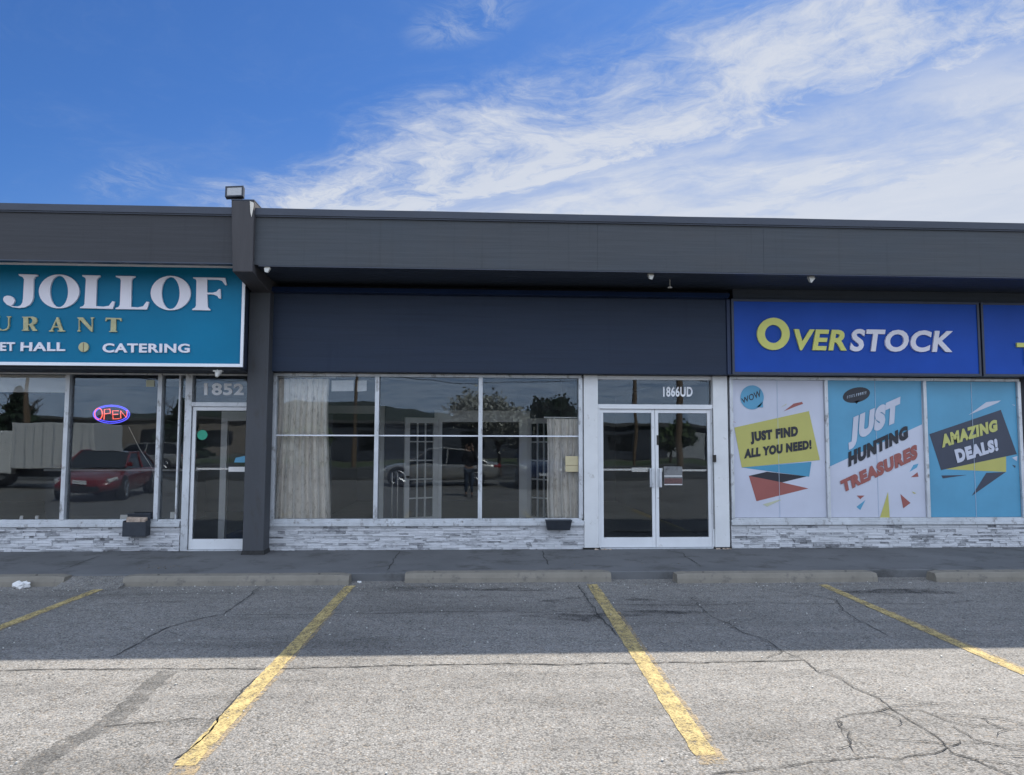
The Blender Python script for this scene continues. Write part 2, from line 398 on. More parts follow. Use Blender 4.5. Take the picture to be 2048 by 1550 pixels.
# outlines of letters, printed shapes and ground cracks, in metres
SG = {'jollof': [[[(-6.29,4.029),(-6.032,4.025),(-6.033,4.009),(-6.064,3.995),(-6.082,3.958),(-6.076,3.708),(-6.088,3.65),(-6.122,3.597),(-6.185,3.562),(-6.267,3.553),(-6.35,3.564),(-6.425,3.597),(-6.47,3.645),(-6.48,3.677),(-6.467,3.708),(-6.431,3.724),(-6.385,3.721),(-6.342,3.698),(-6.324,3.66),(-6.333,3.621),(-6.357,3.594),(-6.371,3.582),(-6.323,3.575),(-6.277,3.574),(-6.241,3.59),(-6.219,3.629),(-6.213,3.687),(-6.213,3.956),(-6.233,3.989),(-6.28,4.006)]],[[(-5.459,3.798),(-5.462,3.751),(-5.476,3.706),(-5.499,3.664),(-5.532,3.627),(-5.572,3.597),(-5.618,3.574),(-5.669,3.56),(-5.722,3.555),(-5.775,3.558),(-5.827,3.571),(-5.875,3.593),(-5.918,3.622),(-5.954,3.658),(-5.981,3.699),(-5.998,3.743),(-6.006,3.79),(-6.003,3.836),(-5.989,3.881),(-5.966,3.923),(-5.934,3.96),(-5.894,3.991),(-5.848,4.013),(-5.797,4.028),(-5.744,4.033),(-5.69,4.03),(-5.638,4.017),(-5.589,3.995),(-5.547,3.966),(-5.511,3.93),(-5.484,3.889),(-5.466,3.844)],[(-5.611,3.795),(-5.611,3.752),(-5.616,3.71),(-5.626,3.672),(-5.639,3.638),(-5.657,3.61),(-5.677,3.589),(-5.699,3.576),(-5.723,3.572),(-5.747,3.576),(-5.77,3.588),(-5.792,3.608),(-5.812,3.636),(-5.828,3.669),(-5.841,3.707),(-5.85,3.749),(-5.855,3.792),(-5.854,3.835),(-5.849,3.877),(-5.84,3.916),(-5.826,3.949),(-5.809,3.977),(-5.789,3.998),(-5.766,4.011),(-5.743,4.016),(-5.719,4.012),(-5.695,4.0),(-5.673,3.979),(-5.653,3.952),(-5.637,3.919),(-5.624,3.88),(-5.615,3.839)]],[[(-3.938,3.796),(-3.942,3.748),(-3.956,3.702),(-3.98,3.659),(-4.013,3.622),(-4.054,3.591),(-4.1,3.567),(-4.151,3.553),(-4.204,3.547),(-4.258,3.551),(-4.31,3.565),(-4.358,3.587),(-4.4,3.616),(-4.436,3.653),(-4.463,3.695),(-4.48,3.741),(-4.487,3.788),(-4.483,3.836),(-4.47,3.882),(-4.446,3.925),(-4.413,3.963),(-4.373,3.994),(-4.326,4.017),(-4.275,4.032),(-4.222,4.038),(-4.168,4.034),(-4.116,4.021),(-4.067,3.999),(-4.025,3.969),(-3.989,3.932),(-3.962,3.89),(-3.945,3.844)],[(-4.089,3.794),(-4.09,3.75),(-4.095,3.707),(-4.106,3.667),(-4.12,3.633),(-4.138,3.604),(-4.158,3.583),(-4.181,3.57),(-4.205,3.565),(-4.229,3.569),(-4.253,3.582),(-4.275,3.602),(-4.295,3.63),(-4.312,3.664),(-4.324,3.704),(-4.333,3.746),(-4.337,3.79),(-4.336,3.835),(-4.331,3.878),(-4.321,3.917),(-4.306,3.952),(-4.289,3.981),(-4.268,4.002),(-4.245,4.015),(-4.221,4.02),(-4.197,4.016),(-4.173,4.004),(-4.151,3.983),(-4.131,3.955),(-4.114,3.92),(-4.101,3.881),(-4.093,3.838)]],[[(-5.43,4.029),(-5.184,4.027),(-5.187,4.009),(-5.214,3.991),(-5.228,3.962),(-5.225,3.594),(-5.123,3.586),(-5.049,3.6),(-5.005,3.665),(-4.973,3.659),(-4.995,3.556),(-5.441,3.562),(-5.438,3.576),(-5.398,3.592),(-5.381,3.621),(-5.377,3.96),(-5.385,3.989),(-5.423,4.009)]],[[(-4.973,4.026),(-4.706,4.024),(-4.709,4.009),(-4.744,3.993),(-4.754,3.965),(-4.747,3.589),(-4.657,3.582),(-4.583,3.599),(-4.539,3.665),(-4.505,3.662),(-4.529,3.555),(-4.958,3.555),(-4.955,3.57),(-4.918,3.586),(-4.901,3.614),(-4.9,3.959),(-4.912,3.99),(-4.969,4.009)]],[[(-3.912,4.021),(-3.467,4.02),(-3.445,3.921),(-3.464,3.916),(-3.513,3.978),(-3.561,3.991),(-3.718,3.993),(-3.71,3.805),(-3.631,3.806),(-3.584,3.821),(-3.547,3.86),(-3.528,3.859),(-3.52,3.724),(-3.543,3.724),(-3.573,3.762),(-3.63,3.781),(-3.709,3.782),(-3.696,3.605),(-3.68,3.58),(-3.657,3.568),(-3.661,3.553),(-3.91,3.555),(-3.906,3.571),(-3.873,3.589),(-3.859,3.616),(-3.863,3.967),(-3.873,3.992),(-3.908,4.006)]]],'catering': [(-5.115,2.945),(-3.927,2.953),(-3.931,3.08),(-5.117,3.075)],'urant': [[[(-6.421,3.435),(-6.366,3.436),(-6.368,3.423),(-6.384,3.417),(-6.382,3.303),(-6.391,3.265),(-6.417,3.242),(-6.459,3.235),(-6.508,3.239),(-6.557,3.263),(-6.571,3.301),(-6.577,3.414),(-6.596,3.433),(-6.518,3.434),(-6.523,3.421),(-6.535,3.415),(-6.529,3.295),(-6.509,3.264),(-6.472,3.247),(-6.434,3.255),(-6.407,3.275),(-6.398,3.309),(-6.403,3.417),(-6.418,3.424)]],[[(-6.217,3.432),(-6.069,3.436),(-6.026,3.419),(-6.012,3.377),(-6.028,3.339),(-6.064,3.322),(-6.024,3.254),(-6.005,3.251),(-6.007,3.238),(-6.066,3.237),(-6.115,3.316),(-6.13,3.316),(-6.127,3.253),(-6.111,3.248),(-6.113,3.237),(-6.213,3.236),(-6.211,3.247),(-6.192,3.252),(-6.197,3.417),(-6.214,3.422)],[(-6.134,3.42),(-6.099,3.418),(-6.077,3.395),(-6.074,3.37),(-6.087,3.342),(-6.113,3.332),(-6.13,3.331)]],[[(-5.75,3.431),(-5.729,3.431),(-5.659,3.251),(-5.632,3.245),(-5.634,3.232),(-5.732,3.231),(-5.73,3.244),(-5.706,3.248),(-5.72,3.288),(-5.785,3.287),(-5.801,3.249),(-5.783,3.243),(-5.785,3.23),(-5.847,3.23),(-5.845,3.242),(-5.824,3.249)],[(-5.758,3.374),(-5.725,3.303),(-5.78,3.303)]],[[(-5.472,3.432),(-5.397,3.433),(-5.273,3.288),(-5.278,3.412),(-5.291,3.422),(-5.289,3.434),(-5.25,3.435),(-5.249,3.422),(-5.264,3.416),(-5.258,3.234),(-5.278,3.234),(-5.439,3.401),(-5.435,3.257),(-5.421,3.247),(-5.423,3.235),(-5.464,3.234),(-5.462,3.247),(-5.448,3.257),(-5.452,3.409),(-5.469,3.419)]],[[(-5.087,3.433),(-4.878,3.429),(-4.87,3.387),(-4.882,3.385),(-4.901,3.41),(-4.947,3.412),(-4.943,3.25),(-4.925,3.244),(-4.928,3.234),(-5.035,3.233),(-5.033,3.243),(-5.014,3.249),(-5.016,3.411),(-5.061,3.41),(-5.078,3.382),(-5.093,3.385)]]],'banquet': [(-7.147,2.953),(-6.294,2.954),(-6.3,3.077),(-7.154,3.075)],'hall': [(-6.218,2.952),(-5.62,2.96),(-5.625,3.082),(-6.219,3.08)],'dot': [(-5.371,3.017),(-5.303,3.018)],'o_big': [[(4.901,3.39),(4.895,3.341),(4.879,3.294),(4.854,3.251),(4.821,3.213),(4.782,3.181),(4.737,3.158),(4.689,3.143),(4.638,3.138),(4.589,3.142),(4.541,3.156),(4.497,3.178),(4.459,3.209),(4.428,3.246),(4.405,3.289),(4.392,3.336),(4.388,3.385),(4.394,3.433),(4.409,3.481),(4.434,3.524),(4.467,3.562),(4.506,3.594),(4.551,3.618),(4.6,3.633),(4.65,3.638),(4.7,3.634),(4.748,3.62),(4.792,3.598),(4.83,3.567),(4.861,3.529),(4.884,3.486),(4.897,3.439)],[(4.778,3.389),(4.775,3.362),(4.767,3.335),(4.754,3.311),(4.736,3.289),(4.716,3.272),(4.692,3.258),(4.667,3.25),(4.641,3.247),(4.615,3.25),(4.59,3.257),(4.567,3.27),(4.547,3.287),(4.531,3.308),(4.519,3.332),(4.512,3.359),(4.51,3.386),(4.514,3.413),(4.522,3.44),(4.535,3.464),(4.552,3.486),(4.572,3.503),(4.596,3.517),(4.621,3.525),(4.647,3.528),(4.673,3.525),(4.698,3.518),(4.721,3.505),(4.741,3.488),(4.757,3.467),(4.769,3.443),(4.776,3.416)]],'ver': [(4.906,3.143),(5.794,3.141),(5.86,3.468),(4.97,3.474)],'stock': [(5.839,3.133),(7.479,3.135),(7.539,3.47),(5.898,3.485)],'postA': {'yellow': [[(4.115,1.954),(5.312,2.218),(5.468,1.453),(4.221,1.335)]],'teal': [[(4.221,1.335),(5.334,1.425),(5.291,1.193)]],'navy': [[(4.331,1.206),(4.622,1.27),(5.257,1.199),(4.858,1.105)]],'rust': [[(4.331,1.206),(4.858,1.105),(5.275,1.012),(4.444,0.815)],[(4.907,2.211),(5.072,2.334),(5.207,2.363),(5.223,2.33),(5.114,2.293)],[(4.066,2.065),(4.15,2.029),(4.088,2.046)]],'pale': [[(4.541,0.766),(4.81,0.842),(4.838,0.834),(4.61,0.733)],[(4.857,2.272),(4.958,2.334),(4.949,2.311)]],'sky': [[(4.594,2.429),(4.589,2.392),(4.578,2.356),(4.56,2.323),(4.536,2.295),(4.507,2.271),(4.474,2.253),(4.439,2.242),(4.403,2.238),(4.366,2.242),(4.331,2.252),(4.299,2.27),(4.272,2.293),(4.249,2.322),(4.232,2.354),(4.222,2.389),(4.22,2.426),(4.224,2.463),(4.235,2.499),(4.253,2.532),(4.277,2.561),(4.306,2.584),(4.338,2.602),(4.374,2.613),(4.41,2.617),(4.447,2.614),(4.482,2.603),(4.514,2.586),(4.542,2.562),(4.564,2.534),(4.581,2.501),(4.591,2.466)],[(4.474,2.275),(4.575,2.359),(4.579,2.27)]]},'postB': {'sky': [[(5.6,2.73),(7.153,2.714),(7.141,2.018),(5.625,1.351)],[(6.911,1.269),(6.979,1.38),(7.06,1.4),(7.035,1.339)],[(6.033,0.725),(6.185,0.835),(6.095,0.676)]],'navy': [[(6.309,2.524),(6.309,2.501),(6.3,2.476),(6.284,2.452),(6.26,2.428),(6.229,2.407),(6.193,2.388),(6.153,2.372),(6.11,2.36),(6.067,2.353),(6.024,2.35),(5.984,2.352),(5.948,2.359),(5.917,2.37),(5.893,2.386),(5.876,2.404),(5.867,2.426),(5.867,2.449),(5.875,2.473),(5.891,2.498),(5.915,2.521),(5.946,2.543),(5.982,2.562),(6.022,2.578),(6.065,2.59),(6.108,2.597),(6.151,2.6),(6.191,2.598),(6.228,2.591),(6.259,2.58),(6.283,2.565),(6.3,2.546)],[(6.047,2.368),(6.134,2.397),(6.089,2.335)]],'rust': [[(6.928,1.186),(7.038,1.264),(7.053,1.194)],[(6.045,0.901),(6.17,0.901),(6.1,0.846)],[(6.749,0.923),(6.908,0.785),(6.787,0.702)]],'yellow': [[(6.404,0.554),(6.55,0.956),(6.564,0.554)],[(6.935,0.964),(7.006,0.936),(6.968,0.928)]]},'postC': {'white': [[(7.91,2.168),(8.213,2.376),(8.455,2.405),(8.403,2.368)],[(8.598,1.495),(8.687,1.523),(8.674,1.439)],[(8.629,2.341),(8.687,2.333),(8.681,2.322)]],'yellow': [[(7.497,1.311),(8.503,1.537),(8.491,1.27)]],'navy': [[(7.257,1.864),(8.448,2.255),(8.68,1.551),(7.424,1.297)],[(7.426,1.214),(7.847,1.222),(7.447,1.167)],[(8.163,1.256),(8.485,1.27),(7.909,0.894)],[(8.593,1.383),(8.651,1.369),(8.64,1.332)]]},'txt': {'JUST FIND': [(4.37,1.732),(5.125,1.828),(5.129,1.987),(4.361,1.886)],'ALL YOU NEED!': [(4.26,1.473),(5.339,1.627),(5.337,1.771),(4.269,1.621)],'WOW': [(4.249,2.329),(4.554,2.442),(4.54,2.554),(4.23,2.407)],'JUST': [(5.932,1.709),(6.761,2.069),(6.801,2.463),(5.976,2.11)],'HUNTING': [(5.921,1.343),(6.902,1.798),(6.901,2.008),(5.928,1.581)],'TREASURES': [(5.818,0.943),(7.046,1.483),(7.043,1.715),(5.781,1.13)],'AMAZING': [(7.452,1.649),(8.371,1.919),(8.371,2.108),(7.431,1.853)],'DEALS!': [(7.692,1.409),(8.375,1.609),(8.357,1.803),(7.646,1.622)]},'n1852': [(-4.003,2.409),(-3.413,2.413),(-3.418,2.587),(-4.009,2.598)],'n1866': [(3.005,2.432),(3.471,2.435),(3.473,2.592),(3.006,2.588)],'neon_ring': [(-5.1,2.117),(-5.105,2.09),(-5.119,2.065),(-5.142,2.041),(-5.174,2.021),(-5.214,2.004),(-5.259,1.991),(-5.309,1.983),(-5.36,1.98),(-5.412,1.982),(-5.462,1.99),(-5.508,2.002),(-5.549,2.019),(-5.583,2.039),(-5.608,2.062),(-5.624,2.088),(-5.631,2.114),(-5.627,2.14),(-5.613,2.166),(-5.589,2.189),(-5.557,2.21),(-5.518,2.227),(-5.472,2.24),(-5.423,2.248),(-5.371,2.251),(-5.319,2.248),(-5.269,2.241),(-5.223,2.229),(-5.182,2.212),(-5.148,2.192),(-5.123,2.168),(-5.107,2.143)],'neon_ring2': [(-5.127,2.121),(-5.13,2.098),(-5.143,2.077),(-5.164,2.057),(-5.194,2.039),(-5.229,2.025),(-5.27,2.014),(-5.315,2.007),(-5.361,2.005),(-5.408,2.007),(-5.453,2.013),(-5.495,2.023),(-5.532,2.037),(-5.562,2.055),(-5.585,2.074),(-5.599,2.096),(-5.605,2.118),(-5.601,2.14),(-5.589,2.162),(-5.567,2.182),(-5.538,2.2),(-5.503,2.214),(-5.462,2.225),(-5.417,2.232),(-5.371,2.234),(-5.324,2.232),(-5.279,2.226),(-5.237,2.216),(-5.2,2.201),(-5.169,2.184),(-5.147,2.164),(-5.132,2.143)],'neon': [[(-5.496,2.121),(-5.498,2.088),(-5.509,2.06),(-5.527,2.041),(-5.548,2.034),(-5.569,2.041),(-5.588,2.059),(-5.601,2.087),(-5.607,2.12),(-5.604,2.153),(-5.593,2.181),(-5.576,2.2),(-5.555,2.206),(-5.533,2.2),(-5.514,2.181),(-5.501,2.154),(-5.496,2.121)],[(-5.468,2.033),(-5.468,2.186),(-5.389,2.193),(-5.38,2.132),(-5.46,2.119)],[(-5.262,2.167),(-5.348,2.167),(-5.337,2.044),(-5.244,2.05)],[(-5.344,2.111),(-5.266,2.116)],[(-5.224,2.054),(-5.232,2.167),(-5.144,2.065),(-5.139,2.178)]],'cracks': [(0.014,[(-2.464,-2.333),(-2.447,-2.799),(-2.453,-3.316),(-2.454,-3.752),(-2.624,-3.924),(-2.791,-4.28),(-2.826,-4.573),(-2.795,-4.797),(-2.824,-5.011),(-2.831,-5.213)]),(0.01,[(-2.454,-3.752),(-2.164,-3.785),(-1.794,-3.801),(-1.481,-3.771),(-0.936,-3.772),(-0.439,-3.749),(0.442,-3.729)]),(0.012,[(-3.852,-3.197),(-3.56,-3.246),(-3.35,-3.131),(-3.032,-3.106)]),(0.02,[(-4.235,-5.516),(-3.494,-5.549),(-3.23,-5.537),(-2.77,-5.545),(-2.212,-5.558),(-1.652,-5.571),(-1.095,-5.546),(-0.527,-5.519),(0.341,-5.526),(0.729,-5.557),(1.219,-5.559),(1.712,-5.568),(2.1,-5.599),(2.666,-5.543)]),(0.012,[(-2.207,-6.724),(-2.046,-6.692),(-1.861,-6.672),(-1.711,-6.634),(-1.595,-6.664),(-1.573,-6.547)]),(0.018,[(-1.592,-7.216),(-1.554,-7.12),(-1.545,-6.853),(-1.555,-6.459),(-1.56,-6.07),(-1.542,-5.765)]),(0.01,[(2.428,-3.579),(2.396,-4.085),(2.464,-4.392),(2.475,-4.69),(2.557,-4.834),(2.589,-5.034),(2.586,-5.252),(2.627,-5.401),(2.662,-5.529)]),(0.011,[(2.662,-5.529),(2.635,-5.866),(2.712,-6.019),(2.712,-6.268),(2.751,-6.424),(2.74,-6.684),(2.757,-6.9),(2.746,-7.114),(2.698,-7.325),(2.757,-7.427),(2.816,-7.615),(2.935,-7.816)]),(0.01,[(1.256,-7.533),(1.473,-7.52),(1.675,-7.484),(1.795,-7.428),(2.047,-7.393),(2.229,-7.343),(2.343,-7.391),(2.514,-7.343),(2.652,-7.306),(2.855,-7.157)]),(0.009,[(2.289,-6.794),(2.4,-6.735),(2.583,-6.699),(2.753,-6.662),(2.925,-6.679),(2.951,-6.847),(3.016,-6.941),(3.178,-6.981),(3.458,-6.986)]),(0.009,[(2.289,-6.794),(2.245,-6.976),(2.195,-7.161),(2.134,-7.348)]),(0.01,[(3.499,-2.722),(3.689,-2.906),(3.873,-3.082),(4.025,-3.357),(3.821,-3.871),(3.779,-4.248),(3.767,-4.544),(3.732,-4.859)]),(0.01,[(1.521,-3.456),(2.041,-3.526),(2.739,-3.531),(3.134,-3.423),(3.524,-3.539),(4.484,-3.541),(5.001,-3.6),(5.561,-3.394)]),(0.014,[(1.335,-2.359),(1.291,-3.219),(1.305,-3.932),(1.334,-4.439),(1.33,-4.754)]),(0.01,[(0.44,-3.763),(0.818,-3.801),(1.201,-3.795)]),(0.008,[(2.944,-6.929),(2.942,-7.161),(3.012,-7.272),(3.148,-7.381)]),(0.014,[(2.67,-7.324),(2.727,-7.367),(2.782,-7.412)])],'tar': [(0.1,[(-2.209,-5.614),(-2.207,-5.933),(-2.199,-6.193),(-2.192,-6.429),(-2.186,-6.645),(-2.203,-6.764),(-2.229,-6.913),(-2.249,-7.086),(-2.268,-7.337),(-2.284,-7.559)]),(0.14,[(2.751,-6.424),(2.753,-6.662),(2.776,-6.921),(2.782,-7.153),(2.754,-7.328),(2.803,-7.461),(2.829,-7.615)])],'scracks': [[(-1.018,-0.198),(-1.019,-1.877)],[(1.086,-0.219),(1.05,-1.493)],[(-5.186,-0.489),(-5.095,-1.463),(-5.142,-1.722)],[(3.132,-0.491),(3.023,-1.685)],[(3.141,-0.59),(2.954,-0.178)]]}

# ------------------------------------------------------------------ the setting
def sheet(name, mat, x0, x1, y0, y1, z, kind='structure', parent=None):
    o = MB().quad((x0, y0, z), (x1, y0, z), (x1, y1, z), (x0, y1, z)).build(name, mat, parent)
    if parent is None: o['kind'] = kind
    return o
sheet('ground', 'dirtground', -1500, 1500, -1500, 1500, -.06)
lot = sheet('parking_lot', 'asphalt', -60, 60, -22.5, 30, 0)
sheet('road', 'road', -200, 200, -38, -26, -.02)
sheet('grass_verge', 'grass', -200, 200, -26, -22.6, -.01)
sheet('far_lawn', 'grass', -200, 200, -58, -40, -.015)
k = MB().box(-60, 60, -22.65, -22.5, -.05, .14).build('lot_kerb', 'concrete'); k['kind'] = 'structure'
k = MB().box(-200, 200, -40, -38, -.05, .1).build('far_sidewalk', 'concrete'); k['kind'] = 'structure'

sw = MB()
xs = [-20, -6.35, -1.19, 1.45, 3.30, 6.3, 20]
sw.box(-20, 20, -2.0, .1, -.05, .1)
walk = sw.build('sidewalk', 'concrete', bevel=.012); walk['kind'] = 'structure'

def strip(mb, pts, w, z, jit=.35, rnd=random, ragged=True):
    """ragged flat ribbon along a polyline"""
    P = []
    for a, b in zip(pts, pts[1:]):
        L = math.dist(a, b); n = max(1, int(L / .05))
        for i in range(n):
            t = i / n; P.append((a[0] + (b[0] - a[0]) * t, a[1] + (b[1] - a[1]) * t))
    P.append(pts[-1]); k = len(P)
    if ragged:
        dx = dy = 0
        for i in range(1, k - 1):
            dx = dx * .88 + rnd.uniform(-1, 1) * .011; dy = dy * .88 + rnd.uniform(-1, 1) * .013; P[i] = (P[i][0] + dx, P[i][1] + dy)
    n0 = len(mb.v); off = 0
    for i, p in enumerate(P):
        a = P[max(0, i - 1)]; b = P[min(k - 1, i + 1)]
        d = Vector((b[0] - a[0], b[1] - a[1])); d = d.normalized() if d.length > 1e-6 else Vector((1, 0)); nn = Vector((-d.y, d.x))
        off = off * .8 + rnd.uniform(-1, 1) * w * jit
        ww = w * .5 * (rnd.uniform(.35, 1.5) if ragged else rnd.uniform(.92, 1.06))
        if i in (0, k - 1) and ragged: ww *= .2
        for s in (-1, 1): mb.v.append((p[0] + nn.x * (off + s * ww), p[1] + nn.y * (off + s * ww), z))
    for i in range(k - 1):
        a = n0 + 2 * i; mb.f.append((a, a + 1, a + 3, a + 2))
cr = MB(); rr = random.Random(3)
for i, (w, pts) in enumerate(SG['cracks']): strip(cr, pts, w * .62, .004 + .0002 * i, .45, rr)
ra = random.Random(17)
for i in range(20):      # crazed patch near the right foreground and short side cracks
    if i < 12: x, y = 3.15 + ra.gauss(0, .42), -7.05 + ra.gauss(0, .22)
    else:
        w_, q_ = SG['cracks'][ra.choice([0, 3, 6, 7, 8, 9])]; x, y = ra.choice(q_)
    t = ra.uniform(0, 6.28); pp = [(x, y)]
    for _ in range(ra.randint(3, 7)): t += ra.uniform(-.7, .7); x += .075 * math.cos(t) * 1.5; y += .075 * math.sin(t); pp.append((x, y))
    strip(cr, pp, .007, .0075 + .0001 * i, .45, ra)
cr.build('crack', 'crack', lot)
rv = MB()
for i, (w, pts) in enumerate(SG['cracks']): strip(rv, pts, w * 2.8, .0012 + .00006 * i, .25, rr, True)
rv.build('raveled_edge', 'ravel', lot)
tr = MB()
for i, (w, pts) in enumerate(SG['tar'][:1]): strip(tr, pts, w * 1.5, .0025 + .0004 * i, .15, rr, False)
tr.build('tar_stain', 'tar', lot)
oil = MB()
for i, (x, y, a, b) in enumerate([(1.15, -4.0, .55, .16), (2.0, -3.85, .4, .10), (-.5, -2.5, .5, .12), (1.4, -3.2, .6, .1), (5.0, -2.9, .7, .14), (.4, -2.6, .7, .09), (-4.6, -5.6, .6, .2)]):
    pts = []
    for j in range(28):
        t = 2 * math.pi * j / 28; q = 1 + .25 * math.sin(3 * t + i) + .12 * math.sin(7 * t + 2 * i)
        pts.append((x + a * q * math.cos(t), y + b * q * math.sin(t), .0015 + .0001 * i))
    oil.quad(*pts)
oil.build('oil_stain', 'oil', lot)
# asphalt ramped up to the walk in the gap between the left stops
MB().hexa([(-4.82, -2.45, .003), (-4.05, -2.45, .003), (-4.05, -1.98, .004), (-4.82, -1.98, .004), (-4.80, -2.42, .006), (-4.07, -2.42, .006), (-4.05, -1.98, .085), (-4.82, -1.98, .085)]).build('asphalt_patch', 'asphalt', lot)
sc = MB()
for i, pts in enumerate(SG['scracks']): strip(sc, pts, .012, .1035 + .0002 * i, .3 if i > 2 else .05, rr)
sc.build('crack', 'crack', walk)

# sand and grit blown against the walk and stops: small loose stones
gm = MB(); g = random.Random(11)
for i in range(420):
    if g.random() < .5: x, y, z = g.uniform(-7, 8), -2.02 - abs(g.gauss(0, .22)) - .25, .002
    else: x, y, z = g.uniform(-5, 5), g.uniform(-7.5, -2.4), .002
    s = g.uniform(.003, .008)
    a = g.uniform(0, 6.28)
    vs = [(x + s * math.cos(a + q * 1.57), y + s * math.sin(a + q * 1.57), z) for q in range(4)]
    gm.hexa(vs + [(vx + g.uniform(-.3, .3) * s, vy + g.uniform(-.3, .3) * s, z + s) for vx, vy, _ in vs])
tag(gm.build('gravel', 'cam'), kind='stuff')
lm = MB(); g = random.Random(31)
for i in range(260):      # dry leaf bits and grit swept to the wall foot, the walk edge and round the stops
    m_ = g.random()
    if m_ < .45: x, y, z = g.uniform(-7, 8.5), -.06 - abs(g.gauss(0, .05)), .1015
    elif m_ < .62: x, y, z = -3.9 + g.gauss(0, .16), -1.5 + g.gauss(0, .10), .1015
    elif m_ < .8: x, y, z = g.uniform(-7, 8.5), g.uniform(-1.95, -.1), .1015
    else: x, y, z = g.uniform(-6, 7), -2.32 - abs(g.gauss(0, .10)), .0045
    s = g.uniform(.006, .018); a_ = g.uniform(0, 6.28); q = g.uniform(.3, .7)
    P4 = [(x + s * math.cos(a_), y + s * math.sin(a_), z + g.uniform(0, .004)), (x - s * q * math.sin(a_), y + s * q * math.cos(a_), z + g.uniform(0, .008)), (x - s * math.cos(a_), y - s * math.sin(a_), z + g.uniform(0, .004)), (x + s * q * math.sin(a_), y - s * q * math.cos(a_), z + g.uniform(0, .008))]
    lm.quad(*P4)
tag(lm.build('fallen_leaves', 'leafbits'), kind='stuff')

# ------------------------------------------------------------------ parking lines
def pline(x0, y0, x1, y1, label, w=.115):
    mb = MB(); pts = [(x0 + (x1 - x0) * t / 30, y0 + (y1 - y0) * t / 30) for t in range(31)]
    strip(mb, pts, w, .005, .010, rr, False)
    o = mb.build('parking_line', 'lineyellow', origin=(x0, y0, 0))
    fd = MB(); strip(fd, [(p[0] + .02, p[1]) for p in pts[8:]] + [(x1 + .02, y1 - .12)], w * 1.25, .0046, .02, rr, False); fd.build('faded_edge', 'faded', o)
    tag(o, label, 'parking line', 'yellow parking bay lines')
pline(-4.27, -2.38, -4.37, -7.4, 'yellow bay line running off the left side of the photo')
pline(-1.41, -2.31, -1.50, -7.30, 'bright yellow bay line under the stop-to-stop gap, left of centre', .12)
pline(1.49, -2.34, 1.31, -7.30, 'yellow bay line with dark seam ending near the bottom, right of centre', .13)
pline(4.29, -2.47, 4.12, -7.4, 'yellow bay line running off the right side of the photo')

# ------------------------------------------------------------------ wheel stops
def wheel_stop(x0, x1, y, rot, label):
    L = x1 - x0; o = empty_loc = ((x0 + x1) / 2, y, 0); mb = MB(); n = 26; prof = [(-.115, 0), (-.108, .055), (-.088, .104), (-.078, .114), (.078, .116), (.088, .104), (.108, .055), (.115, 0)]
    rn = random.Random(int(x0 * 100) + 999); k = len(prof)
    for i in range(n + 1):
        xx = -L / 2 + L * i / n; e = .012 if i in (0, n) else 0
        for a, b in prof:
            mb.v.append((xx, a * (1 - e * 4) + rn.uniform(-.0012, .0012), max(0, b - (e if b > .1 else 0) + rn.uniform(-.001, .001) * (b > 0))))
    for i in range(n):
        for j in range(k - 1): mb.f.append((i * k + j, i * k + j + 1, (i + 1) * k + j + 1, (i + 1) * k + j))
    mb.f.append(tuple(range(k))); mb.f.append(tuple(n * k + j for j in range(k))[::-1])
    root = mb.build('wheel_stop', 'stop'); root.location = o; root.rotation_euler = (0, 0, rot)
    tag(root, label, 'wheel stop', 'concrete wheel stops at the head of the bays')
    for s in (-1, 1):
        p = MB().cyl((s * L * .36, 0, .110), (s * L * .36, 0, .120), .014, 10).build('anchor_pin', 'bronze'); p.parent = root
wheel_stop(-7.40, -4.79, -2.10, .004, 'concrete wheel stop with crumpled white litter in front of it')
wheel_stop(-4.09, -1.44, -2.14, -.004, 'long concrete wheel stop in front of the restaurant door and dark pillar')
wheel_stop(-.78, 1.76, -2.05, -.006, 'concrete wheel stop in front of the curtained shop window')
wheel_stop(2.55, 5.08, -2.19, .004, 'concrete wheel stop in front of the double glass doors')
wheel_stop(5.80, 8.30, -2.24, 0, 'concrete wheel stop in front of the AMAZING DEALS poster, cut by the photo edge')

# litter
def litter(x, y, z, s, seed, label):
    rn = random.Random(seed); bm = bmesh.new(); bmesh.ops.create_icosphere(bm, subdivisions=3, radius=1)
    for v in bm.verts:
        q = 1 + .35 * math.sin(v.co.x * 5 + seed) * math.cos(v.co.y * 4) + rn.uniform(-.18, .18)
        v.co = Vector((v.co.x * s * 1.5 * q, v.co.y * s * q, max(-.9, v.co.z) * s * .8 * q + s * .7 * (1 if abs(v.co.x) > .4 else .75)))
    me = bpy.data.meshes.new('litter'); bm.to_mesh(me); bm.free(); me.materials.append(M['paper_white'])
    o = bpy.data.objects.new('crumpled_paper', me); COL.objects.link(o); o.location = (x, y, z)
    tag(o, label, 'litter')
litter(-5.22, -2.30, 0, .055, 3, 'crumpled white paper lying against the wheel stop at the left')
litter(-1.33, -2.12, .0, .016, 5, 'tiny white scrap on the asphalt in the gap between two wheel stops')

# ------------------------------------------------------------------ the strip mall
mall = empty('strip_mall', (0, 0, 0), 'long single storey charcoal strip mall with overhanging flat roof edge and shopfront windows', 'building')
def part(mb, name, mat, **kw): return mb.build(name, mat, mall, **kw)
WX0, WX1 = -14, 15
# roof and body
part(MB().box(WX0, WX1, -1.20, 14, 4.60, 4.74), 'roof', 'roofgrey')
w = MB(); w.box(WX0, -9.6, 0, .2, .1, 4.6); w.box(8.79, WX1, -.005, .2, .1, 4.6)
w.box(WX0, WX0 + .2, .2, 14, .1, 4.6).box(WX1 - .2, WX1, .2, 14, .1, 4.6).box(WX0, WX1, 13.8, 14, .1, 4.6)
w.box(-9.6, 8.79, .0, .2, 2.752, 4.6)
part(w, 'wall', 'black')
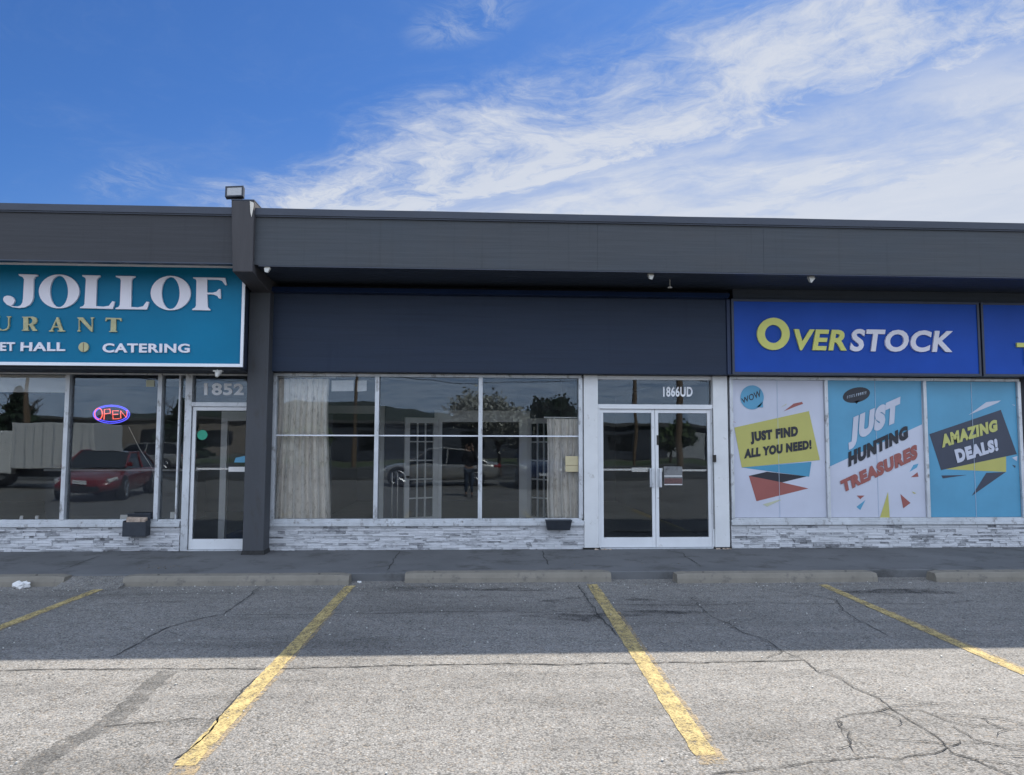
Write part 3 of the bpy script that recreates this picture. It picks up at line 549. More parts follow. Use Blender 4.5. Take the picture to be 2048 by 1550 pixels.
# fascia boards with open joints, slightly uneven
rf = random.Random(21)
seams = [-14, -3.22]; seams2 = [-2.938, 1.76, 4.12, 15]
for sm, fm in ((seams, 'fascia_left'), (seams2, 'fascia')):
    fb = MB()
    for a, b in zip(sm, sm[1:]):
        y = -1.30 + rf.uniform(-.004, .004)
        fb.box(a + .001, b - .001, y, -1.20, 4.125 if sm is seams else 4.105, 4.785)
    part(fb, 'fascia', fm)
fl = MB()
for sm in (( -14, -3.22), (-2.932, 15)):
    x = sm[0]; zo = 0
    while x < sm[1] - .01:
        x2 = min(sm[1], x + 1.2); z2 = rf.uniform(-.0035, .0035)
        fl.hexa([(x, -1.34, 4.785), (x2, -1.34, 4.785), (x2, -1.1, 4.785), (x, -1.1, 4.785), (x, -1.34, 4.88 + zo), (x2, -1.34, 4.88 + z2), (x2, -1.1, 4.88 + z2), (x, -1.1, 4.88 + zo)])
        x, zo = x2, z2
    fl.box(sm[0], sm[1], -1.325, -1.30, 4.765, 4.785)
part(fl, 'roof_edge', 'flash')
# trim under fascia on left bay
part(MB().box(-14, -3.2, -1.315, -1.2, 4.105, 4.123).box(-2.88, 15, -1.295, -1.2, 4.085, 4.105), 'fascia_trim', 'flash')
# soffit of narrow boards
so = MB(); y = -1.2
while y < -.02:
    so.box(-3.1, 15, y + .003, min(y + .14, 0) - .003, 4.10, 4.13); so.box(-14, -3.102, y + .003, min(y + .14, 0) - .003, 4.22, 4.25); y += .14
part(so, 'soffit', 'soffit')
part(MB().box(-3.1, 15, -1.19, 0, 4.131, 4.16).box(-14, -3.103, -1.19, 0, 4.251, 4.28), 'soffit_backing', 'black')
# small board under soffit over the blue signs
part(MB().box(4.06, 8.8, -.20, 0, 3.93, 4.098), 'soffit_trim', 'soffit')
# beam + pillar
bm_ = MB()
bm_.hexa([(-3.20, -1.37, 3.99), (-2.935, -1.37, 3.99), (-2.935, 0, 3.84), (-3.20, 0, 3.84), (-3.235, -1.40, 4.955), (-2.93, -1.40, 4.955), (-2.93, 0, 4.955), (-3.235, 0, 4.955)])
beam = part(bm_, 'beam', 'fascia_side', bevel=.012)
MB().box(-3.235, -2.93, -1.40, 0, 4.957, 4.975).build('cap', 'flash', beam)
MB().prism([(-2.985, 4.95), (-2.935, 4.93), (-2.935, 4.87), (-2.958, 4.73), (-2.975, 4.80)], -1.408, -1.402).build('bare_patch', 'woodraw', beam)
pl = MB().box(-3.235, -2.935, -.45, -.14, .10, 3.90)
pil = part(pl, 'pillar', 'pillar', bevel=.01)
MB().hexa([(-3.25, -.465, .1), (-2.92, -.465, .1), (-2.92, -.13, .1), (-3.25, -.13, .1), (-3.238, -.453, .16), (-2.932, -.453, .16), (-2.932, -.137, .16), (-3.238, -.137, .16)]).build('base', 'crack', pil)
# wall strip behind pillar
part(MB().box(-3.20, -2.975, -.02, .2, .1, 2.752), 'party_wall', 'black')
# blank sign panel over the curtained shop
pn = part(MB().box(-2.97, 3.93, -.25, -.001, 2.755, 3.925), 'blank_sign_panel', 'panel', bevel=.006)
MB().hexa([(-2.97, -.40, 3.925), (3.93, -.40, 3.925), (3.93, -.001, 3.925), (-2.97, -.001, 3.925), (-2.97, -.36, 4.0), (3.96, -.36, 4.0), (3.96, -.001, 4.06), (-2.97, -.001, 4.06)]).build('cap', 'panelcap', pn)
MB().box(3.935, 3.99, -.27, -.001, 2.76, 3.92).build('end_strip', 'panelcap', pn)

# ledger stone base
def stone_base(x0, x1):
    mb = MB(); tones = []; z = .1; rn = random.Random(int(x0 * 10) + 400)
    mb.box(x0, x1, -.012, .12, .1, .455); tones += [.25] * 6
    while z < .445:
        h = min(rn.choice([.018, .022, .028, .034, .042]), .455 - z)
        x = x0
        while x < x1 - .005:
            L = min(rn.uniform(.05, .30), x1 - x); 
            if x1 - x - L < .05: L = x1 - x
            d = rn.uniform(.02, .052); t = min(.95, max(.05, rn.gauss(.60, .22)))
            if rn.random() < .12: t = rn.uniform(.05, .3)
            e = .0015; j = lambda: rn.uniform(-.003, .003)
            mb.hexa([(x + e, -d + j(), z + e), (x + L - e, -d + j(), z + e), (x + L - e, -.01, z + e), (x + e, -.01, z + e),
                     (x + e, -d + j(), z + h - e + j() * .4), (x + L - e, -d + j(), z + h - e + j() * .4), (x + L - e, -.01, z + h - e), (x + e, -.01, z + h - e)])
            tones += [t] * 6; x += L
        z += h
    mb.tone = tones
    part(mb, 'stone_base', 'stone')
stone_base(-9.6, -4.27); stone_base(-2.98, 1.745); stone_base(4.03, 8.79)
def sill(x0, x1): return part(MB().box(x0, x1, -.075, .10, .455, .50).box(x0, x1, -.05, .10, .50, .53), 'window_sill', 'alu', bevel=.004)
sill(-9.6, -4.27); sill(-2.98, 1.745); sill(4.03, 8.79)

# shop windows: one frame each, with its panes
gi = [0]
def pane(x0, x1, z0, z1, parent, y=.03, n='pane'):
    gi[0] += 1
    return MB().box(x0, x1, y, y + .006, z0, z1).build(n, 'glass%d' % (gi[0] % 9), parent)
def shop_window(xs, z0, z1, mat, mw=.045, label=None, bar=None, glassy=True):
    f = MB()
    f.box(xs[0] - .02, xs[-1] + .02, -.03, .07, z1 - .045, z1); f.box(xs[0] - .02, xs[-1] + .02, -.028, .068, z0, z0 + .03)
    for x in xs: f.box(x - mw / 2, x + mw / 2, -.045, .08, z0 + .03, z1 - .045)
    fr = part(f, 'window', mat, bevel=.003)
    if label: fr['label'] = label
    if glassy:
        for a, b in zip(xs, xs[1:]): pane(a + mw / 2, b - mw / 2, z0 + .03, z1 - .045, fr)
    if bar:
        bb = MB()
        for a, b in zip(xs, xs[1:]): bb.box(a + mw / 2, b - mw / 2, .012, .05, bar, bar + .020)
        bb.build('glazing_bar', 'signframe', fr)
    return fr
shop_window([-9.55, -8.72, -7.36, -5.97, -4.63], .53, 2.75, 'alu', .062, 'restaurant shopfront window with an open sign behind the glass')
# narrow sidelight between shopfront and restaurant door
sl = MB().box(-4.255, -4.155, -.05, .09, .1, 2.75).box(-4.6, -4.255, -.028, .068, 2.705, 2.75).box(-4.6, -4.255, -.028, .068, .53, .56).box(-4.36, -4.335, -.02, .06, .56, 2.705)
sidel = part(sl, 'window', 'alu', bevel=.003)
pane(-4.6, -4.36, .56, 2.705, sidel); pane(-4.335, -4.255, .56, 2.705, sidel)
shop_window([-2.945, -1.41, .16, 1.70], .53, 2.75, 'alu', .062, 'three pane curtained shopfront window with a thin glazing bar', bar=1.80)
shop_window([4.065, 5.585, 7.185, 8.74], .53, 2.75, 'alu', .052, 'shopfront window covered by printed posters', glassy=False)
part(MB().box(4.09, 8.72, .02, .05, .56, 2.705), 'window_backing', 'black')

# white posts either side of the double doors
for x0, x1 in ((1.745, 1.965), (3.765, 3.995)):
    p = part(MB().box(x0, x1, -.07, .12, .10, 2.752), 'post', 'whitepost', bevel=.008)
    MB().box(x0 - .02, x1 + .02, -.085, -.02, .10, .125).build('post_foot', 'bronze', p)
# restaurant door
def glazed_door(x0, x1, z0, z1, bar_z, handle_side, mat='whitepaint', stile=.05, bottom=.125, top=.055, y=0, cover=True):
    f = MB().box(x0, x0 + stile, y - .02, y + .03, z0, z1).box(x1 - stile, x1, y - .02, y + .03, z0, z1)
    f.box(x0 + stile, x1 - stile, y - .018, y + .028, z0, z0 + bottom).box(x0 + stile, x1 - stile, y - .018, y + .028, z1 - top, z1)
    d = part(f, 'door', mat, bevel=.003)
    pane(x0 + stile, x1 - stile, z0 + bottom, z1 - top, d, y)
    b = MB().box(x0 + stile, x1 - stile, y + .032, y + .060, bar_z, bar_z + .028)
    if handle_side > 0: b.box(x1 - stile - .30, x1 - stile, y + .031, y + .070, bar_z - .02, bar_z + .045)
    else: b.box(x0 + stile, x0 + stile + .24, y + .031, y + .070, bar_z - .005, bar_z + .05)
    b.build('push_bar', 'steel', d)
    return d
fr = part(MB().box(-4.155, -3.2, -.045, .08, 2.235, 2.30).box(-4.155, -3.2, -.03, .07, 2.705, 2.75), 'door_frame', 'alu', bevel=.003)
pane(-4.155, -3.2, 2.30, 2.705, fr, n='transom_pane')
text('1852', SG['n1852'], .026, 'numwhite', mall, 'house_number', .034, .002)
dl = glazed_door(-4.145, -3.21, .12, 2.23, 1.29, 1, bottom=.15); dl['label'] = 'restaurant door with a green round sticker and a white kick rail'
MB().tube([(-3.24, -.025, 1.05), (-3.24, -.08, 1.08), (-3.24, -.08, 1.35), (-3.24, -.025, 1.38)], .011, 8).build('door_handle', 'alu', dl)
# double doors
part(MB().box(2.002, 3.733, -.06, .09, .1, .115), 'threshold', 'alu'); part(MB().box(-4.153, -3.2, -.05, .088, .1, .116), 'threshold', 'alu')
fr = part(MB().box(1.967, 3.763, -.05, .08, 2.235, 2.305).box(1.967, 3.763, -.02, .07, 2.69, 2.75).box(1.967, 2.0, -.04, .08, .1, 2.235).box(3.735, 3.763, -.04, .08, .1, 2.235), 'door_frame', 'whitepaint', bevel=.003)
pane(1.967, 3.763, 2.305, 2.69, fr, n='transom_pane')
text('1866UD', SG['n1866'], .026, 'numwhite', mall, 'house_number', .034, .002)
d1 = glazed_door(2.003, 2.855, .12, 2.23, 1.285, 1, bottom=.15); d1['label'] = 'left leaf of the double glass doors'
d2 = glazed_door(2.862, 3.733, .12, 2.23, 1.275, -1, bottom=.15); d2['label'] = 'right leaf of the double glass doors with a notice on the glass'
def pull(x, d, s):
    MB().box(x - .012, x + .012, -.075, -.06, 1.04, 1.31).box(x - .012, x + .012, -.062, -.02, 1.04, 1.06).box(x - .012, x + .012, -.062, -.02, 1.29, 1.31).box(x - .035, x + .035, -.026, -.021, 1.03, 1.32).build('door_pull', 'alu', d, bevel=.002)
pull(2.805, d1, -1); pull(2.925, d2, 1)
MB().box(2.885, 2.915, -.027, -.02, 1.68, 1.83).build('lock', 'bronze', d2)
MB().box(2.90, 2.93, -.028, .03, .135, .16).build('latch', 'paper_white', d2)
# conduit on the right post
MB().tube([(3.752, -.062, .4), (3.75, -.062, 1.3), (3.755, -.062, 2.25)], .007, 6).build('conduit', 'aludark', mall)
c = MB().box(3.74, 3.79, -.10, -.07, 1.42, 1.53).build('doorbell', 'bronze'); tag(c, 'small black doorbell box on the right door post', 'doorbell')
for x in (2.0, 3.86):
    rn = random.Random(int(x * 9)); gm = MB()
    for i in range(14):
        a = x + rn.uniform(-.12, .14); b = -.11 + rn.uniform(-.03, .02); s = rn.uniform(.006, .018)
        gm.hexa([(a - s, b - s, .1), (a + s, b - s, .1), (a + s, b + s, .1), (a - s, b + s, .1), (a - s * .5, b - s * .6, .1 + s), (a + s * .7, b - s * .5, .1 + s), (a + s * .6, b + s * .6, .1 + s), (a - s * .7, b + s * .5, .1 + s)])
    tag(gm.build('rubble', 'paper'), kind='stuff')

# ------------------------------------------------------------------ signs
sg = empty('restaurant_sign', (-6.5, -.8, 2.76), 'teal restaurant sign with white serif letters JOLLOF in a white frame', 'sign')
MB().box(-10.4, -3.232, -.80, -.77, 2.80, 4.165).build('sign_face', 'teal', sg)
MB().box(-10.4, -3.19, -.83, -.801, 2.755, 2.80).box(-10.4, -3.19, -.83, -.801, 4.165, 4.195).box(-3.23, -3.19, -.83, -.801, 2.80, 4.165).build('sign_frame', 'signframe', sg, bevel=.004)
MB().box(-10.4, -3.25, -.798, -.1, 2.757, 2.80).box(-10.4, -3.25, -.798, -.1, 4.165, 4.193).box(-3.255, -3.245, -.798, -.1, 2.80, 4.165).build('cabinet', 'blueedge', sg)
for q in SG['jollof']: outlines([q], -.801, .03, 'lettwhite', sg, 'letter')
for q in SG['urant']: outlines([q], -.801, .025, 'gold', sg, 'letter')
text('BANQUET', SG['banquet'], -.801, 'lettwhite', sg, 'lettering', .03, .02); text('HALL', SG['hall'], -.801, 'lettwhite', sg, 'lettering', .03, .02)
text('CATERING', SG['catering'], -.801, 'lettwhite', sg, 'lettering', .03, .02)
(cx, cz), (ex, ez) = SG['dot']; r_ = abs(ex - cx)
MB().cyl((cx, -.801, cz), (cx, -.825, cz), r_, 32).build('dot', 'gold', sg)
MB().box(cx - .004, cx + .004, -.829, -.824, cz - r_ * .9, cz + r_ * .9).build('dot_bar', 'pole', sg)
# underside trim below sign
MB().box(-10.4, -3.25, -.76, -.15, 2.715, 2.755).build('sign_underside', 'black', sg)

sg = empty('shop_sign', (5.97, -.28, 2.78), 'blue OVERSTOCK sign with yellow and white italic letters', 'sign', 'blue sign panels over the poster windows')
MB().box(4.035, 7.915, -.285, -.02, 2.80, 3.89).build('sign_face', 'blue', sg)
MB().box(4.0, 7.95, -.30, -.02, 2.765, 2.80).box(4.0, 7.95, -.30, -.02, 3.89, 3.925).box(4.0, 4.035, -.30, -.02, 2.80, 3.89).box(7.915, 7.95, -.30, -.02, 2.80, 3.89).build('sign_frame', 'blueedge', sg)
outlines([SG['o_big']], -.286, .03, 'yellow', sg); text('VER', SG['ver'], -.286, 'yellow', sg, 'lettering', .032, .03); text('STOCK', SG['stock'], -.286, 'lettwhite', sg, 'lettering', .032, .03)
sg = empty('shop_sign', (10, -.28, 2.78), 'second blue sign panel cut by the right edge of the photo', 'sign', 'blue sign panels over the poster windows')
MB().box(8.015, 12, -.285, -.02, 2.80, 3.89).build('sign_face', 'blue', sg)
MB().box(7.98, 12, -.30, -.02, 2.765, 2.80).box(7.98, 12, -.30, -.02, 3.89, 3.925).box(7.98, 8.015, -.30, -.02, 2.80, 3.89).build('sign_frame', 'blueedge', sg)
text('T', [(8.53, 2.95), (8.88, 2.95), (8.88, 3.30), (8.53, 3.30)], -.286, 'yellow', sg, 'lettering', .03, .03)

# ------------------------------------------------------------------ posters on the right shopfront
def poster(x0, x1, base, label, shapes, mats, texts, seam):
    b = (x0, x1, -.004, .018, .565, 2.70)
    p = empty('window_poster', ((x0 + x1) / 2, 0, .565), label, 'poster', 'vinyl posters filling the shopfront panes')
    MB().box(*b).build('backing', base, p)
    for q, (key, mat, y) in enumerate(mats):
        for s in shapes[key]: outlines([[s]], -.0045 - .0012 * q, .001, mat, p, 'printed_shape')
    for t, mat, off, nm in texts: text(t, SG['txt'][t], -.0125, mat, p, 'lettering', off, .0015, 1.0 + off * 2.2)
    MB().box(seam - .0022, seam + .0022, -.0122, -.0045, .57, 2.69).build('seam', 'seam', p)
    return p
sx = lambda v: v
poster(4.095, 5.555, 'v_white', 'pale poster reading JUST FIND ALL YOU NEED on a mustard panel', SG['postA'],
       [('navy', 'v_black', 0), ('rust', 'v_rust', 0), ('teal', 'v_teal', 0), ('yellow', 'v_yellow', 0), ('pale', 'v_pale', 0), ('sky', 'v_sky', 0)],
       [('JUST FIND', 'v_black', .072, 0), ('ALL YOU NEED!', 'v_black', .072, 0), ('WOW', 'v_black', .015, 0)], 4.81)
p = poster(5.61, 7.155, 'v_white', 'half blue half white poster reading JUST HUNTING TREASURES', SG['postB'],
       [('sky', 'v_sky', 0), ('navy', 'v_black', 0), ('rust', 'v_rust', 0), ('yellow', 'v_yellow', 0)],
       [('JUST', 'v_white', .082, 0), ('HUNTING', 'v_black', .078, 0), ('TREASURES', 'v_rust', .074, 0)], 6.39)
# illegible scribble in the black speech bubble
bx = sum(q[0] for q in SG['postB']['navy'][0]) / 32; bz = sum(q[1] for q in SG['postB']['navy'][0]) / 32
sc_ = MB(); rn = random.Random(4)
for i in range(11):
    x = bx - .155 + i * .030; z = bz - .035 + i * .0072
    sc_.prism([(x, z - .022), (x + .006, z - .022), (x + .018 * rn.random() + .006, z + .022), (x + .004, z + .024)], -.0125, -.0095)
    if i % 2: sc_.prism([(x, z + .012), (x + .022, z + .016), (x + .022, z + .022), (x, z + .018)], -.0131, -.0125)
sc_.build('scribble', 'seam', p)
poster(7.215, 8.71, 'v_sky', 'light blue poster reading AMAZING DEALS on a tilted dark panel', SG['postC'],
       [('yellow', 'v_yellow', 0), ('navy', 'v_navy', 0), ('white', 'v_white', 0)],
       [('AMAZING', 'v_text', .07, 0), ('DEALS!', 'v_white', .07, 0)], 7.97)

# ------------------------------------------------------------------ small fittings
fl = empty('floodlight', (-3.10, -1.36, 4.97), 'square floodlight tilted forward on top of the beam end', 'floodlight')
rot = Matrix.Rotation(R(-14), 3, 'X') @ Matrix.Rotation(R(-4), 3, 'Y')
def rb(b, piv, rot):
    x0, x1, y0, y1, z0, z1 = b
    return [tuple(Vector(piv) + rot @ Vector(p)) for p in ((x0, y0, z0), (x1, y0, z0), (x1, y1, z0), (x0, y1, z0), (x0, y0, z1), (x1, y0, z1), (x1, y1, z1), (x0, y1, z1))]
pv = (-3.205, -1.36, 5.085)
h = MB()
h.hexa(rb((-.12, .12, -.012, .05, -.082, .082), pv, rot))
for i in range(7): h.hexa(rb((-.105 + i * .032, -.098 + i * .032, .05, .075, -.065, .065), pv, rot))
hs = h.build('housing', 'lampbody', fl, bevel=.006)
h = MB()
for b in ((-.12, .12, -.022, -.0125, .062, .082), (-.12, .12, -.022, -.0125, -.082, -.062), (-.12, -.098, -.022, -.0125, -.062, .062), (.098, .12, -.022, -.0125, -.062, .062)): h.hexa(rb(b, pv, rot))
h.build('bezel', 'lampbody', fl)
MB().hexa(rb((-.098, .098, -.0165, -.0125, -.062, .062), pv, rot)).build('lens', 'lampglass', fl)
MB().tube([(-3.20, -1.34, 5.02), (-3.16, -1.34, 4.99), (-3.13, -1.35, 4.975)], .014, 8).box(-3.17, -3.09, -1.38, -1.31, 4.975, 4.985).build('bracket', 'lampbody', fl)

def small_lamp(x, y, z, label, s=1.0, flip=1):
    t = empty('security_light', (x, y, z), label, 'security light', 'small pale fittings under the roof edge')
    MB().box(x - .04 * s, x + .04 * s, y - .03, y + .04, z - .05 * s, z).build('base', 'cam', t, bevel=.004)
    MB().hexa([(x - .028 * s, y - .05, z - .11 * s), (x + .014 * s * flip, y - .05, z - .12 * s), (x + .014 * s * flip, y + .0, z - .11 * s), (x - .028 * s, y, z - .10 * s),
               (x - .04 * s, y - .045, z - .05 * s), (x + .045 * s, y - .045, z - .05 * s), (x + .045 * s, y + .02, z - .05 * s), (x - .04 * s, y + .02, z - .05 * s)]).build('shade', 'cam', t)
small_lamp(-2.77, -1.24, 4.11, 'small pale fitting tucked under the roof edge beside the beam', .9)
small_lamp(2.53, -1.18, 4.11, 'small pale broken fitting under the roof edge above the double doors', .9)
small_lamp(4.85, -1.18, 4.11, 'small pale fitting under the roof edge above the OVERSTOCK sign', 1.0, -1)
t = empty('security_light', (-3.56, -.72, 2.715), 'pale cone lamp under the teal sign above the restaurant door', 'security light', 'small pale fittings under the roof edge')
MB().box(-3.62, -3.50, -.76, -.68, 2.695, 2.715).build('base', 'cam', t)
MB().tube([(-3.56, -.72, 2.695), (-3.56, -.75, 2.655), (-3.565, -.77, 2.62)], [.05, .035, .018], 12).build('shade', 'cam', t)
t = empty('sprinkler_head', (2.91, -.8, 4.10), 'small white sprinkler hanging from the dark soffit', 'sprinkler')
MB().cyl((2.91, -.8, 4.10), (2.91, -.8, 4.0), .006, 8).build('pipe', 'cam', t); MB().tube([(2.91, -.8, 4.0), (2.91, -.8, 3.985), (2.91, -.8, 3.975)], [.012, .035, .03], 12).build('deflector', 'cam', t)

mbx = empty('mailbox', (-4.83, -.10, .30), 'dark mailbox stuffed with newspapers under the restaurant window', 'mailbox')
x0, x1 = -5.01, -4.68
MB().box(x0, x1, -.235, -.225, .345, .545).box(x0, x1, -.08, -.07, .345, .62).box(x0, x0 + .01, -.225, -.08, .345, .56).box(x1 - .01, x1, -.225, -.08, .345, .56).box(x0, x1, -.235, -.07, .335, .345).build('body', 'darkplastic', mbx, bevel=.004)
MB().hexa([(x0, -.075, .58), (x1, -.075, .58), (x1, -.05, .58), (x0, -.05, .58), (x0, -.09, .645), (x1, -.09, .645), (x1, -.075, .655), (x0, -.075, .655)]).build('lid', 'darkplastic', mbx)
npb = MB(); rn = random.Random(5)
for i in range(7):
    yy = -.215 + i * .018; a = x0 + .02 + rn.uniform(0, .03); b = x1 - .03 - rn.uniform(0, .08); zt = .57 + rn.uniform(0, .045)
    npb.hexa([(a, yy, .38), (b, yy, .38), (b, yy + .010, .38), (a, yy + .010, .38), (a + rn.uniform(-.01, .01), yy + .004, zt), (b, yy + .004, zt - rn.uniform(0, .03)), (b, yy + .016, zt - .01), (a, yy + .016, zt)])
tag(npb.build('newspaper_bundle', 'paper', origin=(-4.83, -.15, .38)), 'folded newspapers sticking out of the dark mailbox', 'newspapers')
mbx = empty('mailbox', (1.34, -.08, .39), 'small dark tapered mailbox under the curtained window', 'mailbox')
MB().hexa([(1.175, -.17, .40), (1.515, -.17, .40), (1.515, -.076, .40), (1.175, -.076, .40), (1.15, -.22, .535), (1.535, -.22, .535), (1.535, -.076, .535), (1.15, -.076, .535)]).build('body', 'darkplastic', mbx, bevel=.006)
MB().box(1.145, 1.54, -.228, -.072, .536, .552).build('lid', 'darkplastic', mbx, bevel=.004)

def card(x, z, w, h, y, label, mat='paper_white'):
    o = MB().hexa([(x - w / 2, y, z), (x + w / 2, y, z), (x + w / 2, y + .012, z), (x - w / 2, y + .012, z), (x - w / 2, y + .01, z + h), (x + w / 2, y + .01, z + h), (x + w / 2, y + .02, z + h), (x - w / 2, y + .02, z + h)]).build('paper_card', mat, origin=(x, y, z))
    tag(o, label, 'card', 'small white cards standing inside the restaurant windows')
card(-6.60, .56, .045, .05, .06, 'small white card inside the leftmost restaurant pane, the left one of two')
card(-6.38, .56, .045, .05, .06, 'small white card inside the leftmost restaurant pane, the right one of two')
card(-5.13, .56, .10, .06, .06, 'small white card beside the newspaper mailbox, inside the glass')
card(-4.42, .57, .07, .09, .06, 'small white card at the foot of the narrow sidelight')
o = MB().box(1.47, 1.665, .017, .024, 1.265, 1.505).build('notice', 'paper_cream', origin=(1.57, .02, 1.265)); tag(o, 'cream envelope taped to the glass beside the white post', 'notice')
MB().box(1.475, 1.66, .0145, .0165, 1.36, 1.366).build('fold', 'pole', o)
o = empty('notice', (3.12, -.01, 1.04), 'small grey and red notice on the right door leaf', 'notice')
MB().box(2.995, 3.285, -.006, -.001, 1.06, 1.35).build('sheet', 'aludark', o); MB().box(3.0, 3.28, -.009, -.0062, 1.085, 1.17).build('stripe', 'redbrown', o); MB().box(3.0, 3.28, -.0095, -.0063, 1.195, 1.21).box(3.0, 3.28, -.0095, -.0063, 1.065, 1.078).build('border', 'paper_white', o)
o = MB().cyl((-4.0, -.002, 1.81), (-4.0, -.006, 1.81), .075, 20).build('round_sticker', 'green', origin=(-4.0, 0, 1.81)); tag(o, 'round green sticker on the restaurant door glass', 'sticker')
o = MB().box(-3.60, -3.28, -.006, -.001, 1.262, 1.335).build('door_notice', 'paper_white', origin=(-3.44, 0, 1.26)); tag(o, 'long white label across the restaurant door at handle height', 'label')
o = MB().prism([(-3.52, 1.40), (-3.30, 1.40), (-3.30, 1.47), (-3.36, 1.50), (-3.50, 1.47)], -.006, -.001).build('door_sticker', 'v_sky', origin=(-3.4, 0, 1.4)); tag(o, 'small pale blue sticker above the white label on the restaurant door', 'sticker')
o = MB().box(-4.86, -4.74, .022, .028, 2.53, 2.63).build('window_sticker', 'v_pale', origin=(-4.8, .02, 2.53)); tag(o, 'small square pale sticker high in the restaurant window', 'sticker')

ne = empty('neon_sign', (-5.3, .06, 2.1), 'oval blue and red neon OPEN sign in the restaurant window', 'neon sign')
MB().prism([(x, z) for x, z in SG['neon_ring']], .075, .085).build('backboard', 'black', ne)
ring = lambda k: [(x, .06, z) for x, z in SG[k]]
MB().tube(ring('neon_ring'), .007, 6, closed=True).build('outer_tube', 'neonblue', ne); MB().tube(ring('neon_ring2'), .006, 6, closed=True).build('inner_tube', 'neonblue', ne)
lt = MB()
for q in SG['neon']: lt.tube([(x, .055, z) for x, z in q], .0075, 6)
lt.build('lettering', 'neonred', ne)
MB().tube([(-5.12, .09, 1.93), (-4.95, .10, 1.6), (-4.75, .1, 1.3), (-4.68, .1, .9)], .005, 5).build('cord', 'cam', ne)

# ------------------------------------------------------------------ inside the shops
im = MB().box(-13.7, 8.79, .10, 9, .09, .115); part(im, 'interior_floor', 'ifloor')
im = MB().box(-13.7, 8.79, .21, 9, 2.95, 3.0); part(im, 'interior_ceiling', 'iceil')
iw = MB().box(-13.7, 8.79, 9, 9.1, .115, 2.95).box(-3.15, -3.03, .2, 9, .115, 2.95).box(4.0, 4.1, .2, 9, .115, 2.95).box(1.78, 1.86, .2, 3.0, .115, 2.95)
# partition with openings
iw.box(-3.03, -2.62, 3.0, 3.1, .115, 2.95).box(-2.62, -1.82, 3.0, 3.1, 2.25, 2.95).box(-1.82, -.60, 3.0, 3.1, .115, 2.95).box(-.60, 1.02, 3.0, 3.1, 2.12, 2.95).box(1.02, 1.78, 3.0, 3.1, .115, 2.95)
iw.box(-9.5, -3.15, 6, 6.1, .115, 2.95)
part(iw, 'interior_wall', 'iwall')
it = MB().box(-2.78, -1.80, 2.95, 2.998, 2.25, 2.40).box(-1.82, -1.63, 2.94, 2.998, .115, 2.40)
it.box(-.68, 1.16, 2.95, 2.998, 2.10, 2.32).box(-.68, -.53, 2.94, 2.998, .115, 2.10).box(.95, 1.16, 2.94, 2.998, .115, 2.10)
part(it, 'interior_trim', 'iwhite')
def french_door(hx, hy, ang, label):
    """15 light white door, hinged at (hx, hy), turned ang"""
    W, H = .70, 2.05; t = empty('french_door', (hx, hy, .12), label, 'door', 'white glazed french doors inside the curtained shop')
    f = MB().box(0, .10, 0, .035, 0, H).box(W - .10, W, 0, .035, 0, H).box(.10, W - .10, 0, .035, 0, .20).box(.10, W - .10, 0, .035, H - .10, H)
    for i in (1, 2): f.box(.10 + i * .5 / 3 - .012, .10 + i * .5 / 3 + .012, .003, .032, .20, H - .10)
    for i in (1, 2, 3, 4): z = .20 + i * (H - .3) / 5; f.box(.10, W - .10, .005, .03, z - .012, z + .012)
    for part_, mat, mb in (('door_frame', 'iwhite', f), ('pane', 'glass3', MB().box(.10, W - .10, .016, .019, .20, H - .10)), ('door_knob', 'bronze', MB().cyl((W - .05, -.06, .95), (W - .05, .09, .95), .022, 10))):
        o = mb.build(part_, mat); o.parent = t
    t.rotation_euler = (0, 0, ang)
french_door(-.62, 2.90, R(-148), 'open white french door left of the inner doorway')
french_door(1.10, 2.90, R(-50), 'open white french door right of the inner doorway')

def curtain(x0, x1, z0, z1, y, label, folds, amp=.03, flare=0.0, seed=0):
    rn = random.Random(seed); nx = folds * 10; nz = 26; mb = MB(); ph = [rn.uniform(-.8, .8) for _ in range(folds + 2)]
    for j in range(nz + 1):
        v = j / nz; z = z1 - (z1 - z0) * v
        for i in range(nx + 1):
            u = i / nx; q = u * folds; k = int(q); p = ph[k] * (1 - (q - k)) + ph[k + 1] * (q - k)
            xx = x0 + (x1 - x0) * u + flare * (u - .5) * v * v + .012 * math.sin(6 * v + 3 * u)
            a = amp * (.5 + .7 * v) * math.sin(2 * math.pi * q + p + .6 * v) + .35 * amp * math.sin(4.6 * math.pi * q + 2 * p - v * 2)
            mb.v.append((xx, y + a + .01 * math.sin(9 * v + 4 * u), z))
    for j in range(nz):
        for i in range(nx): a = j * (nx + 1) + i; mb.f.append((a, a + 1, a + nx + 2, a + nx + 1))
    t = empty('curtain', ((x0 + x1) / 2, y, z0), label, 'curtain', 'cream curtains inside the shop window')
    mb.build('fabric', 'curtain', t, smooth=True)
    MB().cyl((x0 - .05, y, z1 + .02), (x1 + .1, y, z1 + .02), .012, 8).build('rod', 'iwhite', t)
curtain(-2.93, -2.17, .45, 2.68, .15, 'cream pleated curtain at the left side of the middle shop window', 7, .045, .12, 1)
curtain(1.20, 1.72, .45, 2.08, .15, 'cream curtain behind the cream envelope beside the white post', 4, .045, -.05, 2)
